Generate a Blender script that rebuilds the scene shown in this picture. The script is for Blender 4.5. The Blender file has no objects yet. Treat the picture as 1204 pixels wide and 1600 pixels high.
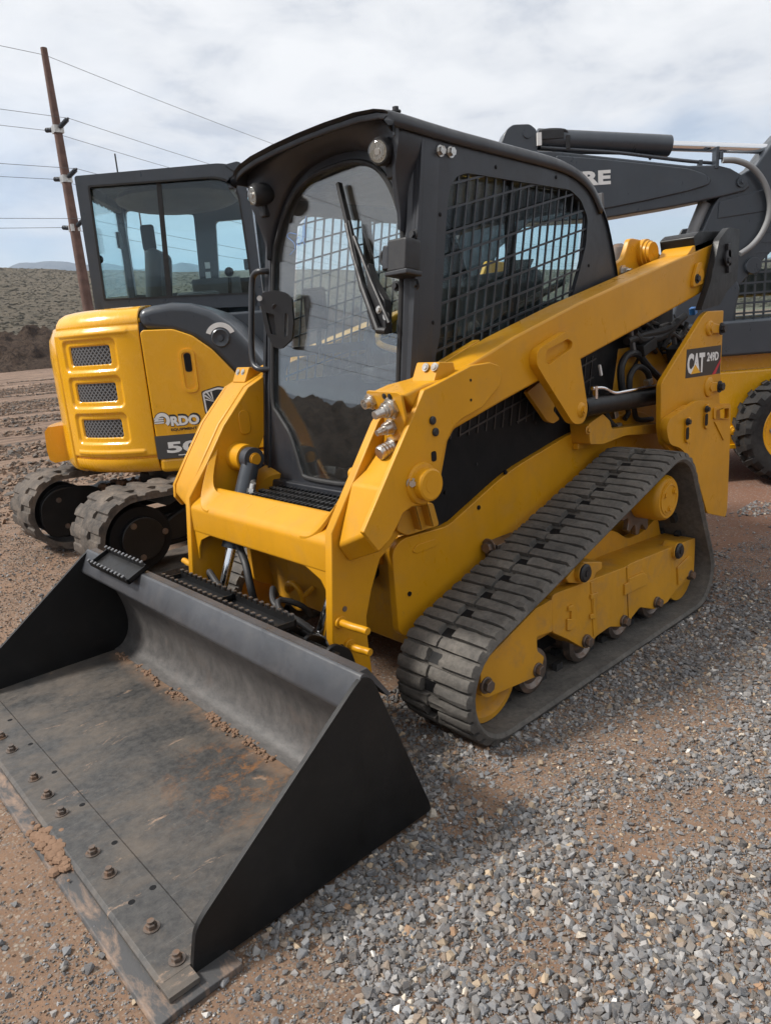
import bpy, bmesh, math, random
import numpy as np
from mathutils import Vector, Matrix
from mathutils.geometry import tessellate_polygon
random.seed(7); rng = np.random.default_rng(11)
R = math.radians
scn = bpy.context.scene
COL = scn.collection

# ------------------------------------------------------------------ camera
# world axes: X = the way the loader faces, Y = the loader's own left, Z up, metres
CAM = Vector((2.4256, 2.158, 1.311)); YAW, PIT, ROL, F = 3.98815, -0.24885, -0.0771, 1115.74
fw = Vector((math.cos(PIT)*math.cos(YAW), math.cos(PIT)*math.sin(YAW), math.sin(PIT)))
_r = fw.cross(Vector((0, 0, 1))).normalized(); _u = _r.cross(fw)
rt = math.cos(ROL)*_r + math.sin(ROL)*_u; up = -math.sin(ROL)*_r + math.cos(ROL)*_u
cd = bpy.data.cameras.new('camera'); cam = bpy.data.objects.new('camera', cd); COL.objects.link(cam)
M = Matrix.Identity(4)
for i in range(3):
    M[i][0] = rt[i]; M[i][1] = up[i]; M[i][2] = -fw[i]; M[i][3] = CAM[i]
cam.matrix_world = M
cd.sensor_fit = 'VERTICAL'; cd.sensor_height = 36; cd.sensor_width = 36*.7525; cd.lens = F/1600*36
cd.clip_start = .05; cd.clip_end = 20000
scn.camera = cam

def ray(px, py): return fw + rt*((px-602)/F) - up*((py-800)/F)
def onplane(px, py, p, n):
    """measured point of the photograph -> the point of a real plane it lies on"""
    d = ray(px, py); n = Vector(n); t = (Vector(p)-CAM).dot(n)/d.dot(n); return CAM + d*t
def S(y, pts): return [(q.x, q.z) for q in (onplane(a, b, (0, y, 0), (0, 1, 0)) for a, b in pts)]
def crop(x0, y0, k, pts): return [(x0+a/k, y0+b/k) for a, b in pts]

# ------------------------------------------------------------------ materials
def nmat(name):
    m = bpy.data.materials.new(name); m.use_nodes = True
    nt = m.node_tree; nt.nodes.clear()
    o = nt.nodes.new('ShaderNodeOutputMaterial')
    return m, nt, o
def N(nt, t, **k):
    n = nt.nodes.new('ShaderNode'+t)
    for a, b in k.items():
        if a.startswith('_'): setattr(n, a[1:], b)
        else: n.inputs[a.replace('__', ' ')].default_value = b
    return n
def L(nt, a, ao, b, bi): nt.links.new(a.outputs[ao], b.inputs[bi])
def ramp(nt, src, so, stops):
    r = nt.nodes.new('ShaderNodeValToRGB'); e = r.color_ramp.elements
    while len(e) < len(stops): e.new(.5)
    for q, (p, c) in zip(e, stops):
        q.position = p; q.color = (c, c, c, 1) if isinstance(c, (int, float)) else (*c, 1)
    L(nt, src, so, r, 'Fac'); return r
def mixc(nt, fac, a, b, mode='MIX'):
    m = nt.nodes.new('ShaderNodeMix'); m.data_type = 'RGBA'; m.blend_type = mode
    for i, v in ((0, fac), (6, a), (7, b)):
        if isinstance(v, tuple) and hasattr(v[0], 'outputs'): nt.links.new(v[0].outputs[v[1]], m.inputs[i])
        elif isinstance(v, (int, float)): m.inputs[i].default_value = v
        else: m.inputs[i].default_value = (*v, 1)
    return (m, 2)
def coords(nt, scale=(1, 1, 1), rot=(0, 0, 0), kind='pos'):
    if kind == 'pos': g = nt.nodes.new('ShaderNodeNewGeometry'); o = 'Position'
    else: g = nt.nodes.new('ShaderNodeTexCoord'); o = 'Object'
    mp = nt.nodes.new('ShaderNodeMapping'); mp.inputs['Scale'].default_value = scale; mp.inputs['Rotation'].default_value = rot
    L(nt, g, o, mp, 'Vector'); return mp
def noise(nt, mp, scale, detail=4, rough=.55, dist=0):
    n = N(nt, 'TexNoise', Scale=scale, Detail=detail, Roughness=rough, Distortion=dist)
    if mp: L(nt, mp, 'Vector', n, 'Vector')
    return n
def setin(nt, node, key, v):
    if isinstance(v, tuple) and hasattr(v[0], 'outputs'): nt.links.new(v[0].outputs[v[1]], node.inputs[key])
    elif isinstance(v, tuple): node.inputs[key].default_value = (*v, 1)
    else: node.inputs[key].default_value = v
def finish(nt, o, col, rough, metal=0, bump=None, bstr=.2, bdist=.01, coat=0, spec=.5):
    b = nt.nodes.new('ShaderNodeBsdfPrincipled')
    setin(nt, b, 'Base Color', col); setin(nt, b, 'Roughness', rough); setin(nt, b, 'Metallic', metal)
    b.inputs['Coat Weight'].default_value = coat; b.inputs['Coat Roughness'].default_value = .08
    b.inputs['Specular IOR Level'].default_value = spec
    if bump:
        bp = N(nt, 'Bump', Strength=bstr, Distance=bdist); nt.links.new(bump[0].outputs[bump[1]], bp.inputs['Height']); L(nt, bp, 'Normal', b, 'Normal')
    L(nt, b, 'BSDF', o, 'Surface'); return b
def paint(name, col, rough=.4, var=.12, dust=0., dustcol=(.22, .15, .10), coat=0., peel=.03, spec=.5):
    m, nt, o = nmat(name); mp = coords(nt)
    big = noise(nt, mp, 3.5, 5, .6); fine = noise(nt, mp, 60, 3)
    dark = tuple(c*(1-var*1.6) for c in col); light = tuple(min(1, c*(1+var)) for c in col)
    c = mixc(nt, (ramp(nt, big, 'Fac', [(.3, 0), (.7, 1)]), 0), dark, light)
    if dust:
        sm = noise(nt, mp, 9, 9, .72, .4)
        c = mixc(nt, (ramp(nt, sm, 'Fac', [(.5, 0), (.72, dust)]), 0), c, dustcol)
    runs = noise(nt, coords(nt, (1, 1, .10)), 26, 5, .6)
    c = mixc(nt, (ramp(nt, runs, 'Fac', [(.55, 0), (.80, min(1, var*3.2))]), 0), c, tuple(x*.62 for x in col))
    chip = noise(nt, mp, 75, 4, .75); cz = noise(nt, mp, 4, 3); ca = nt.nodes.new('ShaderNodeMath'); ca.operation = 'MULTIPLY'; L(nt, ramp(nt, chip, 'Fac', [(.68, 0), (.71, .8)]), 0, ca, 0); L(nt, ramp(nt, cz, 'Fac', [(.5, 0), (.6, 1)]), 0, ca, 1)
    c = mixc(nt, (ca, 0), c, (.10, .075, .055) if col[0] > .2 else (.12, .115, .11))
    rr = ramp(nt, noise(nt, coords(nt, (1, 1, .6)), 11, 9, .72, .6), 'Fac', [(.3, max(.05, rough-.12)), (.7, min(1, rough+.16))])
    finish(nt, o, c, (rr, 0), 0, (fine, 0), peel, .004, coat, spec); return m
def metal(name, col, rough, dirt=0., dirtcol=(.2, .12, .07)):
    m, nt, o = nmat(name); mp = coords(nt)
    n = noise(nt, mp, 30, 6, .65)
    c = mixc(nt, (ramp(nt, n, 'Fac', [(.48, 0), (.62, dirt)]), 0), col, dirtcol)
    mt = ramp(nt, n, 'Fac', [(.48, 1), (.62, 1-dirt)])
    finish(nt, o, c, rough, (mt, 0)); return m
def glass(name, tint, rough=.0, f0=.05, dirt=.0):
    m, nt, o = nmat(name)
    t = N(nt, 'BsdfTransparent'); t.inputs['Color'].default_value = (*tint, 1)
    g = N(nt, 'BsdfGlossy', Roughness=rough); ge = nt.nodes.new('ShaderNodeNewGeometry')
    dt = N(nt, 'VectorMath', _operation='DOT_PRODUCT'); L(nt, ge, 'Normal', dt, 0); L(nt, ge, 'Incoming', dt, 1)
    def mth(op, a, b=None):
        k = nt.nodes.new('ShaderNodeMath'); k.operation = op
        for q, v in ((0, a), (1, b)):
            if v is None: continue
            if isinstance(v, tuple): nt.links.new(v[0].outputs[v[1]], k.inputs[q])
            else: k.inputs[q].default_value = v
        return (k, 0)
    c = mth('SUBTRACT', 1., mth('ABSOLUTE', (dt, 'Value'))); fr = mth('ADD', mth('MULTIPLY', mth('POWER', c, 5.), 1-f0), f0)
    mx = nt.nodes.new('ShaderNodeMixShader'); nt.links.new(fr[0].outputs[0], mx.inputs[0]); L(nt, t, 0, mx, 1); L(nt, g, 0, mx, 2)
    if dirt:
        d = N(nt, 'BsdfDiffuse'); d.inputs['Color'].default_value = (.5, .46, .42, 1)
        nz = noise(nt, coords(nt), 2.2, 6, .6); rp = ramp(nt, nz, 'Fac', [(.35, dirt*.25), (.75, dirt)])
        m2 = nt.nodes.new('ShaderNodeMixShader'); L(nt, rp, 0, m2, 0); L(nt, mx, 0, m2, 1); L(nt, d, 0, m2, 2); L(nt, m2, 0, o, 'Surface')
    else: L(nt, mx, 0, o, 'Surface')
    return m
def plain(name, col, rough=.6, metal=0):
    m, nt, o = nmat(name); n = noise(nt, coords(nt), 25, 5)
    c = mixc(nt, (n, 0), tuple(x*.85 for x in col), tuple(min(1, x*1.12) for x in col))
    finish(nt, o, c, rough, metal); return m

MT = {}
MT['yellow'] = paint('amber_loader_paint', (.585, .275, .009), .34, .06, .26, (.34, .20, .075), .0, .03, .35)
MT['yellow_dirty'] = paint('amber_paint_with_dust', (.54, .258, .012), .5, .08, .6, (.26, .16, .085), 0, .05)
MT['deere'] = paint('golden_excavator_paint', (.78, .385, .006), .24, .02, .04, (.4, .25, .08), .5, .01)
MT['cabblack'] = paint('satin_black_cab_paint', (.0225, .0245, .030), .38, .15, .10, (.07, .065, .06), 0, .06, .5)
MT['black'] = paint('gloss_black_paint', (.006, .006, .0065), .42, .25, .35, (.026, .023, .021), 0, .10, .36)
MT['brim'] = paint('sky_sheen_black_paint', (.043, .046, .053), .36, .2, .25, (.11, .10, .095), 0, .08, .7)  # bluish lighter base paints the sky's sheen into the black brim
MT['tread'] = metal('worn_tread_steel', (.22, .22, .225), .38, .4, (.03, .03, .03))
MT['guard'] = paint('worn_black_grille', (.02, .02, .022), .35, .2, .3, (.10, .10, .10), 0, .02, .6)
MT['deepblack'] = paint('matt_black_panel', (.005, .005, .006), .6, .2, .0, (.05, .05, .05), 0, .02, .25)
MT['graphite'] = paint('graphite_excavator_paint', (.040, .048, .060), .34, .08, .10, (.12, .11, .10), .1, .03)
MT['rubberseal'] = paint('rubber_seal', (.014, .014, .015), .65, .1, .2, (.09, .085, .08))
MT['hose'] = paint('hydraulic_hose_rubber', (.016, .016, .017), .55, .2, .3, (.08, .07, .06))
MT['greyhose'] = paint('grey_braided_hose', (.23, .235, .24), .55, .1, .2, (.15, .13, .11))
MT['plastic'] = paint('black_plastic', (.014, .014, .016), .48, .1, .18, (.08, .075, .07))
MT['interior'] = paint('cab_trim_plastic', (.10, .10, .105), .6, .1)
MT['seat'] = paint('seat_vinyl', (.028, .03, .033), .6, .15)
MT['chrome'] = metal('chromed_rod', (.75, .76, .78), .12)
MT['steel'] = metal('zinc_steel', (.55, .53, .50), .34, .5, (.22, .17, .12))
MT['rusty'] = metal('rusty_steel', (.20, .17, .15), .5, .9, (.15, .085, .05))
MT['white'] = plain('white_decal_vinyl', (.75, .75, .74), .45)
MT['decalblack'] = plain('black_decal_vinyl', (.018, .018, .019), .4)
MT['decalgrey'] = plain('dark_grey_decal_vinyl', (.06, .06, .06), .4)
MT['red'] = plain('red_decal_vinyl', (.45, .012, .03), .4)
MT['signyellow'] = plain('yellow_decal_vinyl', (.78, .40, .01), .4)
MT['chalk'] = plain('blue_chalk_marker', (.16, .33, .75), .8)
MT['bluecap'] = plain('blue_plastic_cap', (.05, .22, .6), .4)
MT['wood'] = paint('weathered_brown_steel', (.13, .072, .055), .75, .25, .4, (.17, .11, .09))
MT['wire'] = plain('grey_cable', (.10, .10, .105), .6)
MT['doorglass'] = glass('cab_door_glass', (.96, .985, .985), 0, .13, .028)
MT['sideglass'] = glass('tinted_side_glass', (.88, .955, .965), 0, .025, .01)
MT['exglass'] = glass('green_tinted_glass', (.89, .97, .98), 0, .04, .004)
MT['lens'] = glass('lamp_lens', (.97, .97, .97), .02, .04)
MT['reflector'] = metal('lamp_reflector', (.85, .84, .80), .12)

# rubber of the tracks: dark with pale dried dust
def rubber(name, a, b, lo, hi):
    m, nt, o = nmat(name); mp = coords(nt)
    n1 = noise(nt, mp, 7, 8, .7, .3); n2 = noise(nt, mp, 55, 6, .7)
    c = mixc(nt, (ramp(nt, n1, 'Fac', [(lo, 0), (hi, 1)]), 0), a, b)
    c = mixc(nt, (ramp(nt, n2, 'Fac', [(.42, 0), (.75, .55)]), 0), c, tuple(x*.5 for x in a))
    finish(nt, o, c, .82, 0, (n2, 0), .55, .006, 0, .3); return m
MT['rubber'] = rubber('dusty_track_rubber', (.070, .066, .062), (.165, .150, .132), .3, .7)
MT['rubberdark'] = rubber('dark_track_rubber', (.022, .022, .023), (.06, .056, .052), .4, .8)
MT['rubbermud'] = rubber('muddy_track_rubber', (.05, .046, .043), (.17, .14, .115), .35, .62)

# worn floor of the bucket: black steel, tan dried mud, orange rust near the back
def bucket_floor():
    m, nt, o = nmat('worn_bucket_steel'); mp = coords(nt)
    fine = noise(nt, mp, 38, 10, .78, .2); blot = noise(nt, coords(nt, (1, 1.5, 1), (0, 0, R(18))), 3.0, 12, .70, .35)
    base = mixc(nt, (ramp(nt, fine, 'Fac', [(.34, 0), (.68, 1)]), 0), (.028, .028, .029), (.088, .084, .079))
    c = mixc(nt, (ramp(nt, blot, 'Fac', [(.44, 0), (.66, .62)]), 0), base, (.150, .118, .090))
    film = blot
    grain = noise(nt, mp, 120, 6, .8); spots = noise(nt, coords(nt, (1.4, 3.6, 1), (0, 0, R(14))), 3.4, 14, .76, .5)
    c = mixc(nt, (ramp(nt, spots, 'Fac', [(.60, 0), (.66, .75)]), 0), c, (.33, .225, .155))
    c = mixc(nt, (ramp(nt, grain, 'Fac', [(.60, 0), (.72, .5)]), 0), c, (.24, .18, .13))
    # rust: confined to the rear corner on the loader's left
    g = nt.nodes.new('ShaderNodeNewGeometry'); vs = N(nt, 'VectorMath', _operation='DISTANCE'); L(nt, g, 'Position', vs, 0); vs.inputs[1].default_value = (1.47, .38, .02)
    zone = ramp(nt, vs, 'Value', [(.05, .5), (.34, 0)])
    rn = ramp(nt, noise(nt, mp, 13, 12, .8, .5), 'Fac', [(.50, 0), (.60, 1)])
    rz = nt.nodes.new('ShaderNodeMath'); rz.operation = 'MULTIPLY'; L(nt, zone, 0, rz, 0); L(nt, rn, 0, rz, 1)
    c = mixc(nt, (rz, 0), c, (.36, .135, .018))
    # dirt left along the seam where floor meets back
    sx = N(nt, 'SeparateXYZ'); L(nt, g, 'Position', sx, 0)
    sm = ramp(nt, sx, 'X', [(0, 0), (1, 1)])
    mr = N(nt, 'MapRange'); L(nt, sx, 'X', mr, 0); mr.inputs[1].default_value = 1.37; mr.inputs[2].default_value = 1.47; mr.inputs[3].default_value = 1; mr.inputs[4].default_value = 0
    sn = ramp(nt, noise(nt, mp, 11, 8, .75), 'Fac', [(.40, 0), (.55, 1)])
    sz = nt.nodes.new('ShaderNodeMath'); sz.operation = 'MULTIPLY'; L(nt, mr, 0, sz, 0); L(nt, sn, 0, sz, 1)
    c = mixc(nt, (sz, 0), c, (.27, .165, .10))
    scr = noise(nt, coords(nt, (2.2, 90, 10), (0, 0, R(11))), 5, 3, .6)
    c = mixc(nt, (ramp(nt, scr, 'Fac', [(.66, 0), (.70, .4)]), 0), c, (.20, .19, .18))
    finish(nt, o, c, (ramp(nt, film, 'Fac', [(.4, .42), (.7, .75)]), 0), 0, (spots, 0), .25, .006, 0, .5); return m
MT['floor'] = bucket_floor()
def bucket_back():
    m, nt, o = nmat('worn_bucket_back'); 
    st = coords(nt, (9, 3, 1.6)); n = noise(nt, st, 7, 8, .7)
    c = mixc(nt, (ramp(nt, n, 'Fac', [(.3, 0), (.75, 1)]), 0), (.045, .043, .042), (.12, .11, .104))
    n2 = noise(nt, coords(nt), 5, 8, .7)
    c = mixc(nt, (ramp(nt, n2, 'Fac', [(.55, 0), (.8, .4)]), 0), c, (.15, .10, .075))
    finish(nt, o, c, .5, 0, (noise(nt, coords(nt), 90, 4), 0), .12, .004); return m
MT['back'] = bucket_back()
def mudlip():
    m, nt, o = nmat('muddy_cutting_edge'); mp = coords(nt)
    n = noise(nt, coords(nt, (4, 1.6, 1)), 4, 9, .7, .5)
    c = mixc(nt, (ramp(nt, n, 'Fac', [(.46, 0), (.62, .85)]), 0), (.055, .054, .055), (.27, .18, .125))
    finish(nt, o, c, .6, 0, (noise(nt, mp, 40, 6, .7), 0), .3, .006); return m
MT['lip'] = mudlip()

# ------------------------------------------------------------------ mesh builder
class MB:
    def __init__(s, T=None): s.v = []; s.f = []; s.T = T; s.slot = 0; s.m = []
    def add(s, vs, fs):
        o = len(s.v); s.v += [tuple(x) for x in vs]; s.f += [tuple(i+o for i in f) for f in fs]; s.m += [s.slot]*len(fs); return s
    def box(s, c, d, rot=None):
        c = Vector(c); h = Vector(d)/2; vs = []
        for x in (-1, 1):
            for y in (-1, 1):
                for z in (-1, 1):
                    q = Vector((x*h.x, y*h.y, z*h.z)); vs.append(c + (rot @ q if rot else q))
        return s.add(vs, [(0, 1, 3, 2), (4, 6, 7, 5), (0, 4, 5, 1), (2, 3, 7, 6), (0, 2, 6, 4), (1, 5, 7, 3)])
    def prism(s, A, y0, y1, axis='y', B=None, holes=(), fr=None):
        """outline A extruded between two planes (B: other outline on the far plane); fr: (origin, u, v, n) frame"""
        B = B or A
        def P(p, y):
            if fr: return fr[0] + fr[1]*p[0] + fr[2]*p[1] + fr[3]*y
            return {'y': (p[0], y, p[1]), 'x': (y, p[0], p[1]), 'z': (p[0], p[1], y)}[axis]
        loopsA = [A]+list(holes); loopsB = [B]+list(holes)
        n = sum(len(l) for l in loopsA)
        vs = [P(p, y0) for l in loopsA for p in l] + [P(p, y1) for l in loopsB for p in l]
        fs = []
        if holes:
            tr = tessellate_polygon([[Vector((p[0], p[1], 0)) for p in l] for l in loopsA])
            for t in tr: fs.append(tuple(t)); fs.append(tuple(i+n for i in reversed(t)))
        else: fs += [tuple(range(n)), tuple(range(2*n-1, n-1, -1))]
        o = 0
        for l in loopsA:
            k = len(l)
            for i in range(k):
                j = (i+1) % k; fs.append((o+i, o+j, o+j+n, o+i+n))
            o += k
        return s.add(vs, fs)
    def cyl(s, p0, p1, r0, r1=None, n=28, prof=None):
        """prof: list of (t along, radius) for a turned shape"""
        p0 = Vector(p0); p1 = Vector(p1); ax = (p1-p0).normalized()
        a = ax.orthogonal().normalized(); b = ax.cross(a)
        prof = prof or [(0, r0), ((p1-p0).length, r0 if r1 is None else r1)]
        vs = []; fs = []
        for h, r in prof:
            for i in range(n):
                t = 2*math.pi*i/n; vs.append(p0+ax*h+a*(r*math.cos(t))+b*(r*math.sin(t)))
        for k in range(len(prof)-1):
            for i in range(n):
                j = (i+1) % n; fs.append((k*n+i, k*n+j, (k+1)*n+j, (k+1)*n+i))
        fs.append(tuple(reversed(range(n)))); m = (len(prof)-1)*n; fs.append(tuple(range(m, m+n)))
        return s.add(vs, fs)
    def tube(s, pts, r, n=10, closed=False, sm=0):
        pts = [Vector(p) for p in pts]
        if sm: pts = smooth(pts, sm, closed)
        vs = []; fs = []; m = len(pts); a = None
        for k, p in enumerate(pts):
            if closed: t = (pts[(k+1) % m]-pts[k-1]).normalized()
            else: t = (pts[min(k+1, m-1)]-pts[max(k-1, 0)]).normalized()
            a = t.orthogonal().normalized() if a is None else (a-t*a.dot(t)).normalized()
            b = t.cross(a); rr = r[k] if isinstance(r, (list, tuple)) else r
            for i in range(n):
                q = 2*math.pi*i/n; vs.append(p+a*(rr*math.cos(q))+b*(rr*math.sin(q)))
        for k in range(m if closed else m-1):
            for i in range(n):
                j = (i+1) % n; k2 = (k+1) % m; fs.append((k*n+i, k*n+j, k2*n+j, k2*n+i))
        if not closed: fs.append(tuple(reversed(range(n)))); fs.append(tuple(range((m-1)*n, m*n)))
        return s.add(vs, fs)
    def bolt(s, p, ax, r=.012, h=.01):
        p = Vector(p); ax = Vector(ax).normalized()
        s.cyl(p-ax*.002, p+ax*.003, r*1.5, n=16); return s.cyl(p, p+ax*h, r, n=6)
    def ball(s, c, rad, n=16, m=10, squash=(1, 1, 1)):
        c = Vector(c); vs = []; fs = []
        for k in range(m+1):
            ph = math.pi*k/m
            for i in range(n):
                t = 2*math.pi*i/n
                vs.append(c+Vector((rad*squash[0]*math.sin(ph)*math.cos(t), rad*squash[1]*math.sin(ph)*math.sin(t), rad*squash[2]*math.cos(ph))))
        for k in range(m):
            for i in range(n):
                j = (i+1) % n; fs.append((k*n+i, k*n+j, (k+1)*n+j, (k+1)*n+i))
        return s.add(vs, fs)
    def grid(s, rows):
        n = len(rows[0]); vs = [p for r in rows for p in r]
        return s.add(vs, [(k*n+i, k*n+i+1, (k+1)*n+i+1, (k+1)*n+i) for k in range(len(rows)-1) for i in range(n-1)])
    def thick(s, rows, off):
        """a grid sheet with a second sheet offset by vector(s) off, closed round the rim"""
        n = len(rows[0]); m = len(rows); A = [Vector(p) for r in rows for p in r]
        B = [p+Vector(off) for p in A]; q = n*m; fs = []
        for k in range(m-1):
            for i in range(n-1):
                f = (k*n+i, k*n+i+1, (k+1)*n+i+1, (k+1)*n+i); fs.append(f); fs.append(tuple(x+q for x in reversed(f)))
        rim = list(range(n))+[k*n+n-1 for k in range(1, m)]+list(range(m*n-2, (m-1)*n-1, -1))+[k*n for k in range(m-2, 0, -1)]
        for i in range(len(rim)):
            a, b = rim[i], rim[(i+1) % len(rim)]; fs.append((b, a, a+q, b+q))
        return s.add(A+B, fs)
    def build(s, name, mat, parent=None, bevel=0, seg=2, smooth=True, ang=32, label=None, recalc=True):
        me = bpy.data.meshes.new(name)
        vs = [s.T(Vector(v)) for v in s.v] if s.T else s.v
        me.from_pydata([tuple(v) for v in vs], [], s.f); me.polygons.foreach_set('material_index', s.m) if max(s.m) else None; me.validate()
        if recalc:
            bm = bmesh.new(); bm.from_mesh(me); bmesh.ops.remove_doubles(bm, verts=bm.verts, dist=1e-5)
            bmesh.ops.recalc_face_normals(bm, faces=bm.faces); bm.to_mesh(me); bm.free()
        for m in (mat if isinstance(mat, (list, tuple)) else [mat]): me.materials.append(MT[m] if isinstance(m, str) else m)
        if smooth:
            me.polygons.foreach_set('use_smooth', [True]*len(me.polygons)); me.set_sharp_from_angle(angle=R(ang))
        o = bpy.data.objects.new(name, me); COL.objects.link(o); adopt(o, parent)
        if bevel:
            b = o.modifiers.new('bevel', 'BEVEL'); b.width = bevel; b.segments = seg; b.limit_method = 'ANGLE'; b.angle_limit = R(ang); b.harden_normals = True
        if label: o['label'] = label
        return o
def adopt(o, parent):
    if parent is None: return
    if parent.parent and parent.parent.parent: parent = parent.parent      # thing > part > sub-part, no deeper
    o.parent = parent
    if parent.type == 'EMPTY': o.location = -parent.location
def smooth(pts, k, closed=False):
    out = []; n = len(pts)
    for i in range(n if closed else n-1):
        p = [pts[(i+j) % n] if closed else pts[min(max(i+j, 0), n-1)] for j in (-1, 0, 1, 2)]
        for q in range(k):
            t = q/k; out.append(.5*((2*p[1])+(p[2]-p[0])*t+(2*p[0]-5*p[1]+4*p[2]-p[3])*t*t+(3*p[1]-p[0]-3*p[2]+p[3])*t**3))
    if not closed: out.append(pts[-1])
    return out
def rounded(pts, r, k=5):
    """round the corners of a 2D outline; r: one radius or one for each corner"""
    out = []; n = len(pts)
    for i in range(n):
        p = Vector(pts[i]).to_2d() if len(pts[i]) > 2 else Vector(pts[i]); a = Vector(pts[i-1]); b = Vector(pts[(i+1) % n])
        rr = r[i] if isinstance(r, (list, tuple)) else r
        da = (a-p); db = (b-p)
        if rr <= 0: out.append((p.x, p.y)); continue
        rr = min(rr, da.length*.48, db.length*.48)
        p0 = p+da.normalized()*rr; p1 = p+db.normalized()*rr
        for q in range(k+1):
            t = q/k; v = p0*(1-t)**2+p*2*t*(1-t)+p1*t*t; out.append((v.x, v.y))
    return out
def circ(c, r, n=24, a0=0, a1=2*math.pi):
    return [(c[0]+r*math.cos(a0+(a1-a0)*i/n), c[1]+r*math.sin(a0+(a1-a0)*i/n)) for i in range(n)]
def rrect(x0, y0, x1, y1, r, k=5): return rounded([(x0, y0), (x1, y0), (x1, y1), (x0, y1)], r, k)
def thing(name, label, cat, loc, group=None):
    o = bpy.data.objects.new(name, None); COL.objects.link(o); o.location = loc; o['label'] = label; o['category'] = cat
    o.empty_display_size = .1
    if group: o['group'] = group
    return o
def tag(o, label, cat, group=None):
    o['label'] = label; o['category'] = cat
    if group: o['group'] = group
    return o
def text(body, org, right, upv, h, mat, parent, width=None, bold=0., ext=.0008, name='lettering'):
    """lettering of cap height h whose lower left corner stands at org"""
    c = bpy.data.curves.new(name, 'FONT'); c.body = body; c.size = 1; c.extrude = 0; c.offset = bold; c.resolution_u = 3
    o = bpy.data.objects.new(name, c); COL.objects.link(o); bpy.context.view_layer.update()
    xs = [v[0] for v in o.bound_box]; ys = [v[1] for v in o.bound_box]
    sy = h/(max(ys)-min(ys)); sx = (width/(max(xs)-min(xs))) if width else sy
    r_ = Vector(right).normalized(); u_ = Vector(upv); u_ = (u_-r_*u_.dot(r_)).normalized(); n_ = r_.cross(u_)
    m = Matrix.Identity(4); og = Vector(org)-r_*(min(xs)*sx)-u_*(min(ys)*sy)
    for i in range(3): m[i][0] = r_[i]*sx; m[i][1] = u_[i]*sy; m[i][2] = n_[i]; m[i][3] = og[i]
    c.extrude = ext/max(sx, sy)*1.0; bpy.context.view_layer.update()
    me = bpy.data.meshes.new_from_object(o.evaluated_get(bpy.context.evaluated_depsgraph_get())); bpy.data.objects.remove(o); me.name = name
    me.materials.clear(); me.materials.append(MT[mat]); o = bpy.data.objects.new(name, me); COL.objects.link(o)
    m = Matrix(m)
    for i in range(3): m[i][2] = n_[i]*max(sx, sy)
    if parent:
        if parent.parent and parent.parent.parent: parent = parent.parent
        o.parent = parent
        if parent.type == 'EMPTY': m = Matrix.Translation(-parent.location) @ m
    o.matrix_local = m
    return o

# ================================================================== the compact track loader
ldr = thing('compact_track_loader', 'amber and black compact track loader with a wide black bucket lowered on the gravel', 'track loader', (0, 0, 0))

# ---------- tracks and undercarriage
def hull_path(cs):
    """closed path round three circles (x, z, r), given clockwise"""
    pts = []; n = len(cs); seg = []
    for i in range(n):
        a = Vector(cs[i][:2]); b = Vector(cs[(i+1) % n][:2]); ra, rb = cs[i][2], cs[(i+1) % n][2]
        d = (b-a); l = d.length; d /= l; nn = Vector((-d.y, d.x)); sn = (ra-rb)/l; cs_ = math.sqrt(1-sn*sn)
        m = d*sn+nn*cs_; seg.append((a+m*ra, b+m*rb, m))
    for i in range(n):
        m0 = seg[i-1][2]; m1 = seg[i][2]; c = Vector(cs[i][:2]); r = cs[i][2]
        a0 = math.atan2(m0.y, m0.x); a1 = math.atan2(m1.y, m1.x)
        while a1 > a0: a1 -= 2*math.pi
        for k in range(13): a = a0+(a1-a0)*k/12; pts.append(c+Vector((math.cos(a), math.sin(a)))*r)
        p, q = seg[i][0], seg[i][1]
        for k in range(1, 12): pts.append(p+(q-p)*k/12)
    return pts
def resample(pts, n):
    p = pts+[pts[0]]; ln = [0]
    for i in range(len(pts)): ln.append(ln[-1]+(p[i+1]-p[i]).length)
    T = ln[-1]
    def at(s):
        s %= T
        for i in range(len(pts)):
            if ln[i+1] >= s:
                t = (s-ln[i])/max(1e-9, ln[i+1]-ln[i]); return p[i]+(p[i+1]-p[i])*t
        return p[0]
    return at, T
TRK = hull_path([(-.345, .56, .19), (.79, .180, .205), (-.55, .155, .18)])
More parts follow.
